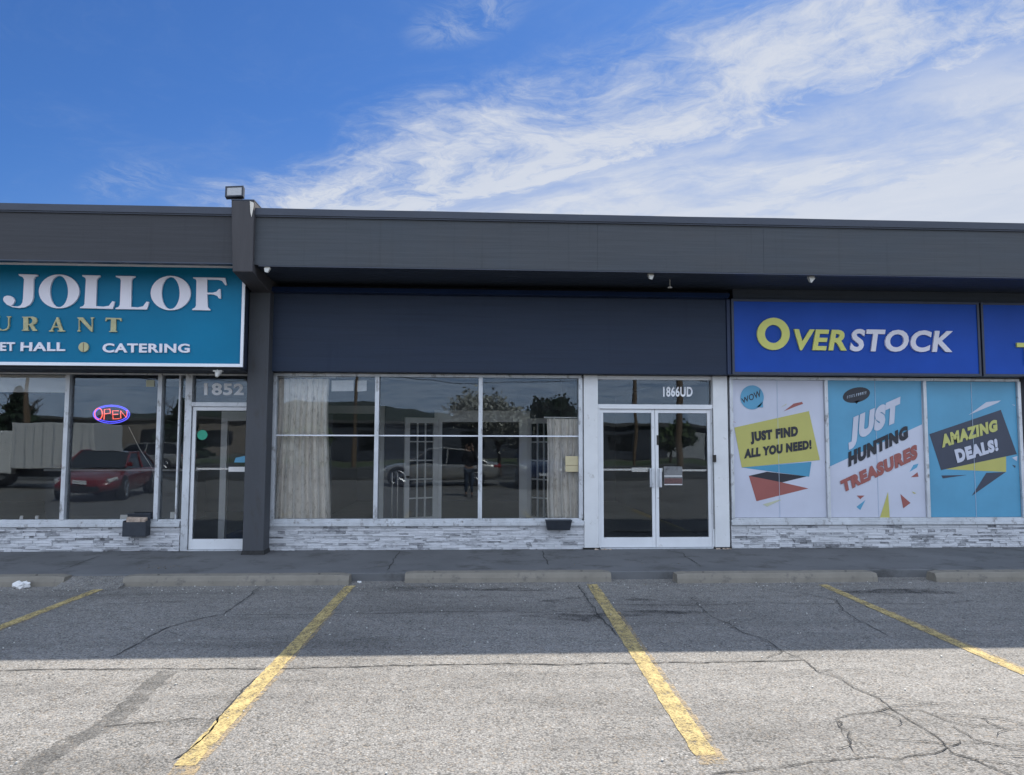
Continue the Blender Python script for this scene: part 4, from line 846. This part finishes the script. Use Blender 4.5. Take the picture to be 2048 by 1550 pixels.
# roller blind in the left pane, white sheets, stanchions
o = MB().box(-9.3, -6.02, .12, .135, 2.44, 2.70).build('roller_blind', 'iwhite', origin=(-7.6, .12, 2.44)); tag(o, 'short pale roller blind at the top of the leftmost pane', 'blind')
for x0, x1, l in ((-2.14, -1.80, 'wide white sheet standing in for a ceiling panel, high inside the pane, next to the left curtain'), (-1.75, -1.60, 'narrow white sheet standing in for a ceiling panel, high inside the pane, next to the first mullion')):
    t = MB().hexa([(x0, .20, 2.49), (x1, .19, 2.50), (x1, .194, 2.50), (x0, .204, 2.49), (x0, .20, 2.66), (x1, .19, 2.665), (x1, .194, 2.665), (x0, .204, 2.66)]).build('stand_in_panel', 'paper_white', origin=(x0, .2, 2.49))
    tag(t, l, 'paper', 'white sheets inside the middle shop window')  # stand in for ceiling panels, hung near the glass to catch daylight
for x, l in ((-1.27, 'thin chrome stanchion behind the first mullion, left one'), (-1.18, 'thin chrome stanchion behind the first mullion, right one')):
    t = empty('stanchion', (x, 1.0, .115), l, 'stanchion', 'thin chrome stanchions in the middle shop')
    MB().cyl((x, 1.0, .13), (x, 1.0, 1.21), .011, 8).build('post', 'steel', t); MB().cyl((x, 1.0, .115), (x, 1.0, .132), .10, 16).build('base', 'steel', t)
# doorway seen through the restaurant door
part(MB().box(-4.02, -3.92, .9, 1.0, .115, 2.2).box(-3.92, -3.3, .9, 1.0, 2.05, 2.2), 'interior_door_frame', 'iwhite')
part(MB().box(-4.15, -3.2, .12, 2.4, .116, .126), 'door_mat', 'iblue')
cb = empty('counter', (-7.2, 4.6, .115), 'long pale counter deep inside the restaurant', 'counter')
MB().box(-8.6, -5.6, 4.4, 4.9, .115, 1.1).build('body', 'iwall', cb); MB().box(-8.65, -5.55, 4.35, 4.95, 1.1, 1.14).build('top', 'iwhite', cb)

# ------------------------------------------------------------------ the street behind the photographer (seen mirrored in the glass)
def car(name, cat, label, loc, rot, paintm, L=4.6, W=1.8, H=1.45, suv=False, plate=True):
    """nose towards local +x"""
    t = empty(name, loc, label, cat, 'cars parked across the lot')
    def add(mb, n, mat, parent=None, **kw):
        o = mb.build(n, mat, None, **kw); o.parent = parent or t; return o
    hL = L / 2; belt = .92 if not suv else 1.08; hood = belt - (.10 if not suv else .06); trunk = belt - (.02 if not suv else 0)
    st = [(-hL, .55, belt - .28, .78), (-hL + .06, .30, trunk - .05, .90), (-hL + .35, .24, trunk, .98), (-hL + 1.0, .22, belt + .02, 1), (-.3, .20, belt, 1), (.55, .20, belt - .01, 1), (hL - 1.15, .22, hood + .03, 1), (hL - .45, .22, hood - .08, .97), (hL - .12, .26, hood - .20, .88), (hL, .34, hood - .34, .74)]
    mb = MB(); n = len(st)
    for x, zb, zt, k in st:
        w = W / 2 * k; m_ = (zb + zt) / 2
        for y, z in ((0, zb), (w * .80, zb), (w * .97, zb + .10), (w, m_), (w * .985, zt - .10), (w * .90, zt - .01), (w * .55, zt + .03), (0, zt + .04)): mb.v.append((x, y, z))
        for y, z in ((w * .80, zb), (w * .97, zb + .10), (w, m_), (w * .985, zt - .10), (w * .90, zt - .01), (w * .55, zt + .03)): mb.v.append((x, -y, z))
    ring = [0, 1, 2, 3, 4, 5, 6, 7, 13, 12, 11, 10, 9, 8]
    for i in range(n - 1):
        for j in range(14):
            a, b = ring[j], ring[(j + 1) % 14]; mb.f.append((i * 14 + a, i * 14 + b, (i + 1) * 14 + b, (i + 1) * 14 + a))
    mb.f.append(tuple(ring)); mb.f.append(tuple((n - 1) * 14 + q for q in ring[::-1]))
    body = add(mb, 'body', paintm, smooth=True, subsurf=1)
    # greenhouse
    if suv: g = [(-hL + .15, .02), (-hL + .45, .94), (-.2, 1), (.45, .97), (1.15, .02)]
    else: g = [(-hL + .55, .02), (-hL + 1.35, .92), (-.15, 1), (.35, .96), (1.25, .02)]
    mb = MB(); n = len(g)
    for x, k in g:
        z = belt - .02 + (H - belt) * k; w = W / 2 * (.93 - .17 * k); w0 = W / 2 * .93
        for y, zz in ((w0, belt - .06), (w, z), (-w, z), (-w0, belt - .06)): mb.v.append((x, y, zz))
    for i in range(n - 1):
        for j in range(3): mb.f.append((i * 4 + j, i * 4 + j + 1, (i + 1) * 4 + j + 1, (i + 1) * 4 + j))
    mb.f.append((0, 1, 2, 3)); mb.f.append(tuple(4 * (n - 1) + q for q in (3, 2, 1, 0)))
    add(mb, 'window', 'carglass')
    rf_ = MB(); rp = [(x, belt - .02 + (H - belt) * k) for x, k in g[1:4]]
    for i in range(len(rp)):
        w = W / 2 * .765
        for y in (-w, -w * .5, w * .5, w): rf_.v.append((rp[i][0], y, rp[i][1] + (.022 if abs(y) < w * .9 else .006)))
    for i in range(len(rp) - 1):
        for j in range(3): rf_.f.append((i * 4 + j, i * 4 + j + 1, i * 4 + 5 + j, i * 4 + 4 + j))
    add(rf_, 'roof', paintm, smooth=True)
    pl_ = MB()
    for s in (-1, 1):
        for a, b in ((0, 1), (4, 3)):
            xa, ka = g[a]; xb, kb = g[b]
            za = belt - .02 + (H - belt) * ka; zb_ = belt - .02 + (H - belt) * kb
            pl_.tube([(xa, s * W / 2 * (.935 - .17 * ka), za), (xb, s * W / 2 * (.935 - .17 * kb), zb_ + .01)], .035, 6)
        pl_.tube([(-.25, s * W / 2 * .93, belt - .04), (-.35, s * W / 2 * .77, H - .02)], .035, 6)
        pl_.tube([(g[1][0], s * W / 2 * .775, rp[0][1]), (g[2][0], s * W / 2 * .765, rp[1][1]), (g[3][0], s * W / 2 * .77, rp[2][1])], .03, 6)
    add(pl_, 'window_pillar', paintm)
    r = .33 if not suv else .36
    for x in (hL - .92, -hL + .95):
        for s in (-1, 1):
            yo = s * (W / 2 - .02)
            a = MB(); a.tube([(x, yo - s * .16, r), (x, yo + s * .012, r)], r * 1.13, 22)
            add(a, 'wheel_arch', 'rubber')
            wh = MB(); wh.tube([(x, yo - s * .20, r), (x, yo - s * .19, r), (x, yo + s * .02, r), (x, yo + s * .035, r)], [r * .9, r, r, r * .93], 24)
            wo = add(wh, 'wheel', 'rubber')
            rm = MB(); rm.tube([(x, yo + s * .030, r), (x, yo + s * .042, r)], r * .16, 12)
            for q in range(5):
                aa = 2 * math.pi * q / 5
                rm.tube([(x, yo + s * .040, r), (x + math.cos(aa) * r * .64, yo + s * .036, r + math.sin(aa) * r * .64)], [.035, .045], 6)
            rm.tube([(x + math.cos(q * .3142) * r * .66, yo + s * .036, r + math.sin(q * .3142) * r * .66) for q in range(20)], .022, 6, closed=True)
            o = rm.build('rim', 'steel'); o.parent = wo
    for s in (-1, 1):
        hl = MB(); hl.tube([(hL - .38, s * W * .445, hood - .20), (hL - .10, s * W * .36, hood - .27)], [.055, .075], 8); add(hl, 'headlight', 'light')
        tl = MB(); tl.tube([(-hL + .28, s * W * .47, belt - .16), (-hL + .03, s * W * .36, belt - .18)], [.05, .075], 8); add(tl, 'tail_light', 'redlight')
        mr = MB().box(1.0, 1.14, s * (W / 2 + .02) - .09, s * (W / 2 + .02) + .09, belt + .02, belt + .15); add(mr, 'wing_mirror', paintm, bevel=.02)
        dh = MB(); dh.box(-.2, -.04, s * W / 2 * 1.0 - .012, s * W / 2 * 1.0 + .012, belt - .17, belt - .14).box(-1.05, -.9, s * W / 2 - .012, s * W / 2 + .012, belt - .17, belt - .14); add(dh, 'door_handle', 'steel')
    add(MB().box(hL - .10, hL + .005, -W * .27, W * .27, .30, .46), 'grille', 'rubber', bevel=.02)
    add(MB().box(-hL - .01, -hL + .14, -W * .36, W * .36, .34, .42), 'bumper', 'rubber', bevel=.02)
    add(MB().box(hL - .0, hL + .018, -.16, .16, .50, .60), 'licence_plate', 'numwhite')
    t.rotation_euler = (0, 0, rot)
    return t
car('parked_car', 'car', 'red sedan mirrored in the restaurant window, nose towards the shops', (-11.15, -12.55, 0), R(84), 'carred', 4.55, 1.78, 1.42)
car('parked_car', 'car', 'silver sedan mirrored behind the walking photographer', (-1.15, -18.2, 0), R(182), 'carsilver', 4.8, 1.85, 1.5)
car('parked_car', 'car', 'dark navy tall car mirrored right of the photographer', (2.75, -17.6, 0), R(92), 'carblue', 4.6, 1.85, 1.72, suv=True)
car('parked_car', 'car', 'pale tall car on the road mirrored in the restaurant sidelight', (-17.8, -31.0, 0), R(180), 'carsilver', 4.6, 1.85, 1.66, suv=True)

# white box truck
tk = empty('box_truck', (-16.8, -17, 0), 'white box truck mirrored in the leftmost restaurant pane', 'truck')
def tadd(mb, n, mat, **kw): return mb.build(n, mat, tk, **kw)
tadd(MB().box(-16.2, -13.3, -18.2, -16.0, .75, 2.34), 'cargo_box', 'white', bevel=.03)
rb_ = MB()
for i in range(9): rb_.box(-16.1 + i * .33, -16.06 + i * .33, -16.0, -15.985, .8, 2.30)
tadd(rb_, 'panel_rib', 'alu')
tadd(MB().prism([(-18.6, .55), (-16.25, .55), (-16.25, 2.05), (-17.5, 2.05), (-18.1, 1.45), (-18.6, 1.3)], -18.1, -16.1), 'cab', 'white', bevel=.05)
tadd(MB().prism([(-17.95, 1.42), (-16.9, 1.42), (-16.9, 2.0), (-17.5, 2.0)], -16.095, -16.08), 'window', 'carglass')
tadd(MB().box(-18.6, -13.4, -17.8, -16.4, .45, .75), 'chassis', 'rubber')
for x in (-17.6, -14.2):
    for y0, y1 in ((-18.15, -17.85), (-16.35, -16.05)):
        wo = tadd(MB().cyl((x, y0, .42), (x, y1, .42), .42, 24), 'wheel', 'rubber')
        MB().cyl((x, y1, .42), (x, y1 + .02, .42), .2, 12).build('rim', 'steel', wo)

# warehouse and hills
wh = empty('warehouse', (10, -66, 0), 'long low warehouse across the road, only mirrored in the windows', 'building')
MB().box(-14, 34, -80, -64, -.03, 3.4).build('wall', 'warehouseblue', wh)
MB().box(-14.4, 34.4, -80.4, -63.6, 3.4, 3.7).build('roof', 'roofgrey', wh)
for i in range(9): MB().box(-11 + i * 5, -8.5 + i * 5, -63.98, -63.93, 1.0, 2.6).build('window', 'carglass', wh)
MB().box(20, 24, -63.98, -63.92, 0, 2.9).build('loading_door', 'alu', wh)
wh = empty('warehouse', (-52, -80, 0), 'pale warehouse farther left across the road, only mirrored in the windows', 'building')
MB().box(-78, -26, -96, -80, -.03, 4.2).build('wall', 'brickwall', wh); MB().box(-78.4, -25.6, -96.4, -79.6, 4.2, 4.5).build('roof', 'roofgrey', wh)
for i in range(7): MB().box(-74 + i * 7, -70 + i * 7, -79.98, -79.93, 1.2, 3.0).build('window', 'carglass', wh)
hm = MB(); rn = random.Random(9); nx = 90
for i in range(nx + 1):
    x = -900 + 1800 * i / nx; h = 12 + 5 * math.sin(i * .21) + 4 * math.sin(i * .47 + 1) + rn.uniform(-.8, .8)
    hm.v += [(x, -330, -2), (x, -360, h * .8), (x, -420, h * 1.25), (x, -520, h * 1.2)]
for i in range(nx):
    for j in range(3): a = i * 4 + j; hm.f.append((a, a + 1, a + 5, a + 4))
h = hm.build('hills', 'hill', smooth=True); h['kind'] = 'structure'

def tree(loc, H, crown_r, leaf, label, seed, conif=False, nleaf=5200, ls=.11):
    rn = random.Random(seed); t = empty('tree', loc, label, 'tree', 'trees beyond the lot'); X, Y, Z = loc
    tk = MB(); tips = []
    def br(p, d, L, r, lv):
        q = p; pts = [tuple(p)]; rad = [r]; k = 4
        for i in range(k):
            d = (d + Vector((rn.uniform(-.18, .18), rn.uniform(-.18, .18), rn.uniform(-.05, .12)))).normalized(); q = q + d * (L / k); pts.append(tuple(q)); rad.append(r * (1 - .4 * (i + 1) / k))
            if lv >= 1: tips.append(q.copy())
        tk.tube(pts, rad, 6)
        if lv < 3:
            for _ in range(3 if lv else 5):
                a = rn.uniform(0, 6.28); s = rn.uniform(.5, 1.0)
                br(q if rn.random() < .6 else Vector(pts[3]), (d * .8 + Vector((math.cos(a) * s, math.sin(a) * s, rn.uniform(-.1, .35)))).normalized(), L * rn.uniform(.55, .75), r * .55, lv + 1)
    br(Vector(loc), Vector((0, 0, 1)), H * (.30 if not conif else .5), H * .024, 0)
    tk.build('trunk', 'bark', t)
    cl = MB()
    if conif:
        pts = []
        for _ in range(nleaf):
            z = rn.random() ** 1.25; r = crown_r * (1 - z) * (.55 + .45 * rn.random()) * (.8 + .25 * math.sin(z * 38)); a = rn.uniform(0, 6.28); pts.append(Vector((X + r * math.cos(a), Y + r * math.sin(a), Z + H * (.12 + .88 * z))))
    else:
        pts = []
        for _ in range(nleaf):
            c = rn.choice(tips); pts.append(c + Vector((rn.gauss(0, 1), rn.gauss(0, 1), rn.gauss(0, .8))) * (crown_r * .11))
    for p in pts:
        u = Vector((rn.uniform(-1, 1), rn.uniform(-1, 1), rn.uniform(-1, 1))).normalized(); v = u.cross(Vector((rn.uniform(-1, 1), rn.uniform(-1, 1), rn.uniform(-1, 1)))).normalized(); s = ls * rn.uniform(.6, 1.4)
        cl.quad(p - u * s - v * s * .6, p + u * s - v * s * .6, p + u * s * .8 + v * s * .6, p - u * s * .8 + v * s * .6)
    cl.build('crown', leaf, t)
tree((1.5, -24.2, 0), 6.2, 2.6, 'blossom', 'pale spring tree with thin branches mirrored at the middle window', 3, nleaf=3600, ls=.08)
tree((5.7, -44.5, 0), 7.6, 3.0, 'leafdark', 'dark spreading tree mirrored high in the right pane of the middle window', 5, nleaf=9000, ls=.14)
tree((-21, -44, 0), 4.6, 2.4, 'leafdark', 'dark conifer across the road, the one nearest the box truck', 12, True, 4200, .2)
tree((-34, -47, 0), 5.6, 2.8, 'leafdark', 'tall dark conifer across the road, far left of the truck', 13, True, 4200, .22)
tree((15.5, -46, 0), 4.6, 2.4, 'leaflight', 'low bushy tree in front of the dark warehouse', 15, nleaf=3600, ls=.14)
tree((-12, -47, 0), 4.6, 2.4, 'leaflight', 'light green tree across the road behind the red sedan', 18, nleaf=3600, ls=.14)

ph = 9.5
px = [(-30, -39), (-8, -39), (9.0, -24.6), (16.5, -39)]
def pole(x, y, label, arm=True, lampa=False):
    t = empty('utility_pole', (x, y, 0), label, 'utility pole', 'utility poles along the road')
    MB().tube([(x, y, 0), (x, y, 5), (x + .03, y, ph)], [.16, .14, .10], 12).build('shaft', 'pole', t)
    if arm:
        for z in (ph - .5, ph - 1.5): MB().box(x - 1.2, x + 1.2, y - .18, y - .08, z, z + .12).build('crossarm', 'pole', t)
    MB().tube([(x + .3, y, ph - 2.9), (x + .3, y, ph - 2.85), (x + .3, y, ph - 2.15), (x + .3, y, ph - 2.1)], [.1, .2, .2, .1], 12).build('transformer', 'alu', t)
    if lampa:
        MB().tube([(x, y, 6.2), (x + .8, y + .3, 7.0), (x + 2.0, y + .8, 7.3), (x + 2.6, y + 1, 7.25)], .05, 8).build('lamp_arm', 'alu', t); MB().box(x + 2.5, x + 3.2, y + .9, y + 1.15, 7.15, 7.28).build('lamp_head', 'alu', t)
pole(-30, -41, 'utility pole far to the left across the road'); pole(-8, -41, 'utility pole across the road behind the parked cars')
pole(10.1, -24.2, 'nearest utility pole, mirrored in the right glass door', True, True); pole(11.7, -41, 'utility pole across the road in front of the dark warehouse'); pole(34, -41, 'utility pole far to the right across the road')
for q, (z, dy) in enumerate(((ph - .35, -1.1), (ph - .35, 1.0), (ph - 1.35, -.9), (ph - 1.35, .8), (ph - 2.4, 0), (ph - 3.2, 0))):
    pts = []; xsn = [-90, -30, -8, 11.7, 34, 90]
    for a, b in zip(xsn, xsn[1:]):
        for i in range(10):
            u = i / 10; pts.append((a + (b - a) * u, -41 + dy * .3, z + q * .02 - 4 * .55 * u * (1 - u)))
    o = MB().tube(pts, .022, 4).build('overhead_cable', 'wire', origin=(0, -41, 0)); tag(o, None, 'cable', 'overhead cables along the road')
    o['label'] = ['top power cable on the near side of the poles', 'top power cable on the far side of the poles', 'middle power cable on the near side of the poles', 'middle power cable on the far side of the poles', 'thick telephone cable below the power cables', 'lowest telephone cable along the road'][q]

# ------------------------------------------------------------------ the photographer, mirrored in the middle window
px_, py_ = -.03, -11.93
pr = empty('person', (px_, py_, 0), 'person in a dark jacket and jeans holding up a phone, mirrored in the middle window', 'person')
def skin_mesh(name, mat, joints, edges, root=0, sub=2, parent=pr):
    me = bpy.data.meshes.new(name); me.from_pydata([j[:3] for j in joints], edges, []); o = bpy.data.objects.new(name, me); COL.objects.link(o); o.parent = parent
    me.materials.append(M[mat])
    sk = o.modifiers.new('k', 'SKIN')
    for v, j in zip(me.skin_vertices[0].data, joints):
        r = j[3]; v.radius = r if isinstance(r, tuple) else (r, r)
    me.skin_vertices[0].data[root].use_root = True
    s = o.modifiers.new('s', 'SUBSURF'); s.levels = sub; s.render_levels = sub; sk.use_smooth_shade = True
    return o
# joints in person space: +y faces the shops
J = [(0, 0, .93, (.15, .11)), (0, .0, 1.10, (.135, .10)), (0, -.01, 1.28, (.155, .11)), (0, 0, 1.40, (.12, .09)), (0, .01, 1.475, .055), (0, .03, 1.53, .062), (0, .045, 1.60, (.078, .095)), (0, .035, 1.655, (.062, .075)),
     (.17, 0, 1.38, .062), (.235, .10, 1.16, .048), (.215, .20, 1.30, .040), (.12, .345, 1.545, .030),
     (-.17, 0, 1.38, .062), (-.235, .10, 1.16, .048), (-.20, .20, 1.30, .040), (-.06, .345, 1.545, .030),
     (.09, .0, .86, .095), (.10, .05, .50, .062), (.10, .02, .10, .042), (.105, .14, .045, .036),
     (-.09, 0, .86, .095), (-.11, -.02, .50, .062), (-.13, -.16, .12, .042), (-.135, -.05, .045, .036)]
E_ = [(0, 1), (1, 2), (2, 3), (3, 4), (4, 5), (5, 6), (6, 7), (3, 8), (8, 9), (9, 10), (10, 11), (3, 12), (12, 13), (13, 14), (14, 15), (0, 16), (16, 17), (17, 18), (18, 19), (0, 20), (20, 21), (21, 22), (22, 23)]
body = skin_mesh('body', 'skin', J, E_)
jk = [(0, 0, .90, (.175, .13)), (0, 0, 1.10, (.165, .125)), (0, -.01, 1.28, (.185, .135)), (0, 0, 1.41, (.135, .105)), (0, .005, 1.46, .078), (.18, 0, 1.385, .08), (.245, .10, 1.155, .065), (.218, .20, 1.295, .055), (.135, .32, 1.50, .042), (-.18, 0, 1.385, .08), (-.245, .10, 1.155, .065), (-.203, .20, 1.295, .055), (-.075, .32, 1.50, .042)]
skin_mesh('jacket', 'jacket', jk, [(0, 1), (1, 2), (2, 3), (3, 4), (3, 5), (5, 6), (6, 7), (7, 8), (3, 9), (9, 10), (10, 11), (11, 12)])
jn = [(0, 0, .93, (.165, .125)), (.095, 0, .84, .11), (.105, .05, .50, .078), (.10, .02, .12, .066), (-.095, 0, .84, .11), (-.115, -.02, .50, .078), (-.13, -.155, .14, .066)]
skin_mesh('jeans', 'jeans', jn, [(0, 1), (1, 2), (2, 3), (0, 4), (4, 5), (5, 6)])
for sx_, yy in ((.102, .04), (-.132, -.13)):
    skin_mesh('shoe', 'shoe', [(sx_, yy - .06, .055, (.045, .05)), (sx_, yy + .06, .05, (.05, .042)), (sx_, yy + .16, .035, (.042, .03))], [(0, 1), (1, 2)])
skin_mesh('hair', 'hair', [(0, -.02, 1.56, (.075, .06)), (0, -.01, 1.635, (.082, .085)), (0, .03, 1.68, (.065, .07))], [(0, 1), (1, 2)])
# face: nose, eyes, mouth, ears
fc = MB(); fc.prism([(-.012, 1.575), (.012, 1.575), (.006, 1.612), (-.006, 1.612)], .125, .155); o = fc.build('nose', 'skin'); o.parent = pr
for s in (-1, 1):
    o = MB().tube([(s * .030, .118, 1.612), (s * .030, .134, 1.612)], [.012, .008], 10).build('eye', 'shoe'); o.parent = pr
    o = MB().tube([(s * .082, .03, 1.575), (s * .090, .035, 1.60), (s * .082, .03, 1.622)], [.008, .013, .01], 8).build('ear', 'skin'); o.parent = pr
o = MB().box(-.022, .022, .120, .133, 1.548, 1.555).build('mouth', 'redlight'); o.parent = pr
# hands: palm and five fingers each closing on the phone edges
for s, wx in ((1, .12), (-1, -.06)):
    cx_ = .03; side = cx_ + s * .080
    hj = [(wx, .345, 1.545, .026), (side + s * .012, .365, 1.595, (.030, .018)), (side + s * .012, .372, 1.64, (.030, .016))]
    he = [(0, 1), (1, 2)]
    for i, (zz, L) in enumerate(((1.655, .062), (1.638, .068), (1.620, .062), (1.602, .050))):
        k = len(hj); hj += [(side + s * .014, .382, zz, .0095), (side + s * .010, .398, zz + .003, .0088), (side - s * .012, .406, zz + .005, .008), (side - s * (L - .040), .406, zz + .007, .007)]
        he += [(2 if i < 2 else 1, k), (k, k + 1), (k + 1, k + 2), (k + 2, k + 3)]
    k = len(hj); hj += [(side + s * .004, .352, 1.600, .012), (side - s * .012, .352, 1.625, .0105), (side - s * .024, .356, 1.648, .009)]; he += [(1, k), (k, k + 1), (k + 1, k + 2)]
    skin_mesh('hand', 'skin', hj, he, 0, 1)
phn = MB().box(.0 - .045, .0 + .105, -11.552, -11.544, 1.60, 1.745).build('phone', 'carglass', origin=(.03, -11.548, 1.67), bevel=.003)
tag(phn, 'dark phone held up in both hands by the person', 'phone')
MB().box(-.018, .012, -11.5435, -11.541, 1.705, 1.735).build('lens', 'lampbody', phn)

# ------------------------------------------------------------------ camera
cam = bpy.data.cameras.new('camera'); cam.sensor_width = 36; cam.sensor_fit = 'HORIZONTAL'; cam.lens = 1500 / 2048 * 36; cam.clip_start = .05; cam.clip_end = 4000
co = bpy.data.objects.new('camera', cam); COL.objects.link(co); S.camera = co
ya, pi_, ro = R(3.2), R(4.15), R(.18)
fw = Vector((math.sin(ya) * math.cos(pi_), math.cos(ya) * math.cos(pi_), math.sin(pi_))); r0 = Vector((math.cos(ya), -math.sin(ya), 0)); u0 = r0.cross(fw)
rr_ = r0 * math.cos(ro) + u0 * math.sin(ro); uu = u0 * math.cos(ro) - r0 * math.sin(ro)
mt = Matrix((rr_, uu, -fw)).transposed().to_4x4(); mt.translation = Vector((0, -11.5, 1.72)); co.matrix_world = mt

# ------------------------------------------------------------------ light
EL, AZ = 47.0, 30.0      # sun beyond the roof, to the right
sd = Vector((math.sin(R(AZ)) * math.cos(R(EL)), math.cos(R(AZ)) * math.cos(R(EL)), math.sin(R(EL))))
sl = bpy.data.lights.new('sun', 'SUN'); sl.energy = 3.25; sl.angle = R(.53); sl.color = (1, .935, .84)
so_ = bpy.data.objects.new('sun', sl); COL.objects.link(so_); so_.rotation_euler = sd.to_track_quat('Z', 'Y').to_euler()

w = bpy.data.worlds.new('World'); S.world = w; w.use_nodes = True; nt = w.node_tree; bg = nt.nodes['Background']
sky = nt.nodes.new('ShaderNodeTexSky'); sky.sky_type = 'NISHITA'; sky.sun_disc = False; sky.sun_elevation = R(EL); sky.sun_rotation = R(AZ)
sky.air_density = 1.0; sky.dust_density = .35; sky.ozone_density = 3.0; sky.altitude = 200
tc = nt.nodes.new('ShaderNodeTexCoord'); sp = nt.nodes.new('ShaderNodeSeparateXYZ'); nt.links.new(tc.outputs['Generated'], sp.inputs[0])
X, Y, Z = sp.outputs
zc = math_(nt, 'MAXIMUM', Z, .04)
px = math_(nt, 'DIVIDE', X, zc); py = math_(nt, 'DIVIDE', Y, zc)
def lin(a, x, b, y, c=0): return math_(nt, 'ADD', math_(nt, 'ADD', math_(nt, 'MULTIPLY', x, a), math_(nt, 'MULTIPLY', y, b)), c)
across = lin(.69, px, .73, py); along = lin(.73, px, -.69, py)
def comb(a, b, c=0.0):
    n = nt.nodes.new('ShaderNodeCombineXYZ')
    for i, v in enumerate((a, b, c)):
        if isinstance(v, (int, float)): n.inputs[i].default_value = v
        else: nt.links.new(v, n.inputs[i])
    return n.outputs[0]
SM = lambda s, a, b, lo=0., hi=1.: _sm(s, a, b, lo, hi)
def _sm(s, a, b, lo, hi):
    n = nt.nodes.new('ShaderNodeMapRange'); n.interpolation_type = 'SMOOTHSTEP'; nt.links.new(s, n.inputs[0])
    for i, v in enumerate((a, b, lo, hi)): n.inputs[i + 1].default_value = v
    return n.outputs[0]
nv = nt.nodes.new('ShaderNodeTexNoise'); nv.inputs['Scale'].default_value = 1.5; nv.inputs['Detail'].default_value = 5; nt.links.new(comb(px, py, 4.2), nv.inputs['Vector'])
wv = nt.nodes.new('ShaderNodeSeparateColor'); nt.links.new(nv.outputs['Color'], wv.inputs[0])
acw = math_(nt, 'ADD', across, math_(nt, 'MULTIPLY', math_(nt, 'SUBTRACT', wv.outputs[0], .5), .75))
alw = math_(nt, 'ADD', along, math_(nt, 'MULTIPLY', math_(nt, 'SUBTRACT', wv.outputs[1], .5), .9))
n1 = noise(nt, comb(math_(nt, 'MULTIPLY', alw, 1.0), math_(nt, 'MULTIPLY', acw, 1.7)), 1.7, 12, .64, .25)      # drawn-out tufts
n2 = noise(nt, comb(px, py, 3.1), 1.25, 8, .6, .5)                                                      # wide puffs
n3 = noise(nt, comb(math_(nt, 'MULTIPLY', alw, 2.6), math_(nt, 'MULTIPLY', across, 1.8), 1.7), 4.5, 12, .74, .5)   # fine fibres across the band
cov = nt.nodes.new('ShaderNodeValToRGB'); e = cov.color_ramp.elements
while len(e) < 7: e.new(.5)
for q, (p_, c_) in zip(e, ((.0, 0), (.282, .05), (.352, .70), (.405, .86), (.475, .42), (.60, .58), (.95, .88))): q.position = p_; q.color = (c_, c_, c_, 1)
nt.links.new(math_(nt, 'DIVIDE', acw, 5.0), cov.inputs[0])
tex = math_(nt, 'ADD', math_(nt, 'MULTIPLY', math_(nt, 'SUBTRACT', n1, .5), 2.0), math_(nt, 'MULTIPLY', math_(nt, 'SUBTRACT', n3, .5), .85))
tot = math_(nt, 'ADD', cov.outputs[0], math_(nt, 'MULTIPLY', tex, SM(cov.outputs[0], 0, .35, .35, 1)))
dens = SM(tot, -.02, 1.06)
veil = math_(nt, 'MULTIPLY', SM(across, 1.6, 2.5), SM(math_(nt, 'ADD', math_(nt, 'MULTIPLY', n2, .55), math_(nt, 'MULTIPLY', n1, .45)), .36, .62, .50, .88))
dens = math_(nt, 'MAXIMUM', dens, veil)
lowveil = math_(nt, 'MULTIPLY', SM(Z, .42, .24), SM(across, .6, 2.6, 0, .34))
dens = math_(nt, 'ADD', dens, lowveil, True)
for ca, cl, ra_, rl, k in ((1.245, -1.20, .12, .22, .42), (1.21, -3.00, .17, .40, .26)):      # two loose wisps in the blue part
    dx_ = math_(nt, 'DIVIDE', math_(nt, 'SUBTRACT', across, ca), ra_); dy_ = math_(nt, 'DIVIDE', math_(nt, 'SUBTRACT', along, cl), rl)
    d2 = math_(nt, 'ADD', math_(nt, 'MULTIPLY', dx_, dx_), math_(nt, 'MULTIPLY', dy_, dy_))
    dens = math_(nt, 'ADD', dens, math_(nt, 'MULTIPLY', SM(d2, 1.0, 0.0), math_(nt, 'MULTIPLY', SM(n3, .35, .65), k)), True)
back = math_(nt, 'MULTIPLY', SM(Y, .22, -.22), SM(n2, .25, .6, .55, 1.0))   # bright cloud added behind the camera to fill the shade
dens = math_(nt, 'MAXIMUM', math_(nt, 'MULTIPLY', dens, SM(Y, -.1, .15)), back)
skyc = mixc(nt, 1, sky.outputs[0], (.135, .232, .372), 'MULTIPLY')
ccol = ramp(nt, math_(nt, 'ADD', math_(nt, 'MULTIPLY', dens, .6), math_(nt, 'MULTIPLY', n1, .4)), [(.35, (.56, .66, .83)), (.92, (.98, .98, .98))])
ccol = mixc(nt, 1, ccol, mixc(nt, SM(Y, .3, -.2), (2.55, 2.65, 2.85), (5.4, 6.05, 7.1)), 'MULTIPLY')  # cloud colour boosted behind the camera as added shade fill
final = mixc(nt, math_(nt, 'MULTIPLY', dens, .93), skyc, ccol)
nt.links.new(final, bg.inputs[0]); bg.inputs[1].default_value = .12

S.view_settings.view_transform = 'Standard'; S.view_settings.look = 'None'; S.view_settings.exposure = 1.3; S.view_settings.gamma = 1
S.render.engine = 'CYCLES'; S.cycles.use_denoising = True; S.cycles.max_bounces = 8; S.cycles.transparent_max_bounces = 16; S.cycles.caustics_reflective = False; S.cycles.sample_clamp_indirect = 4
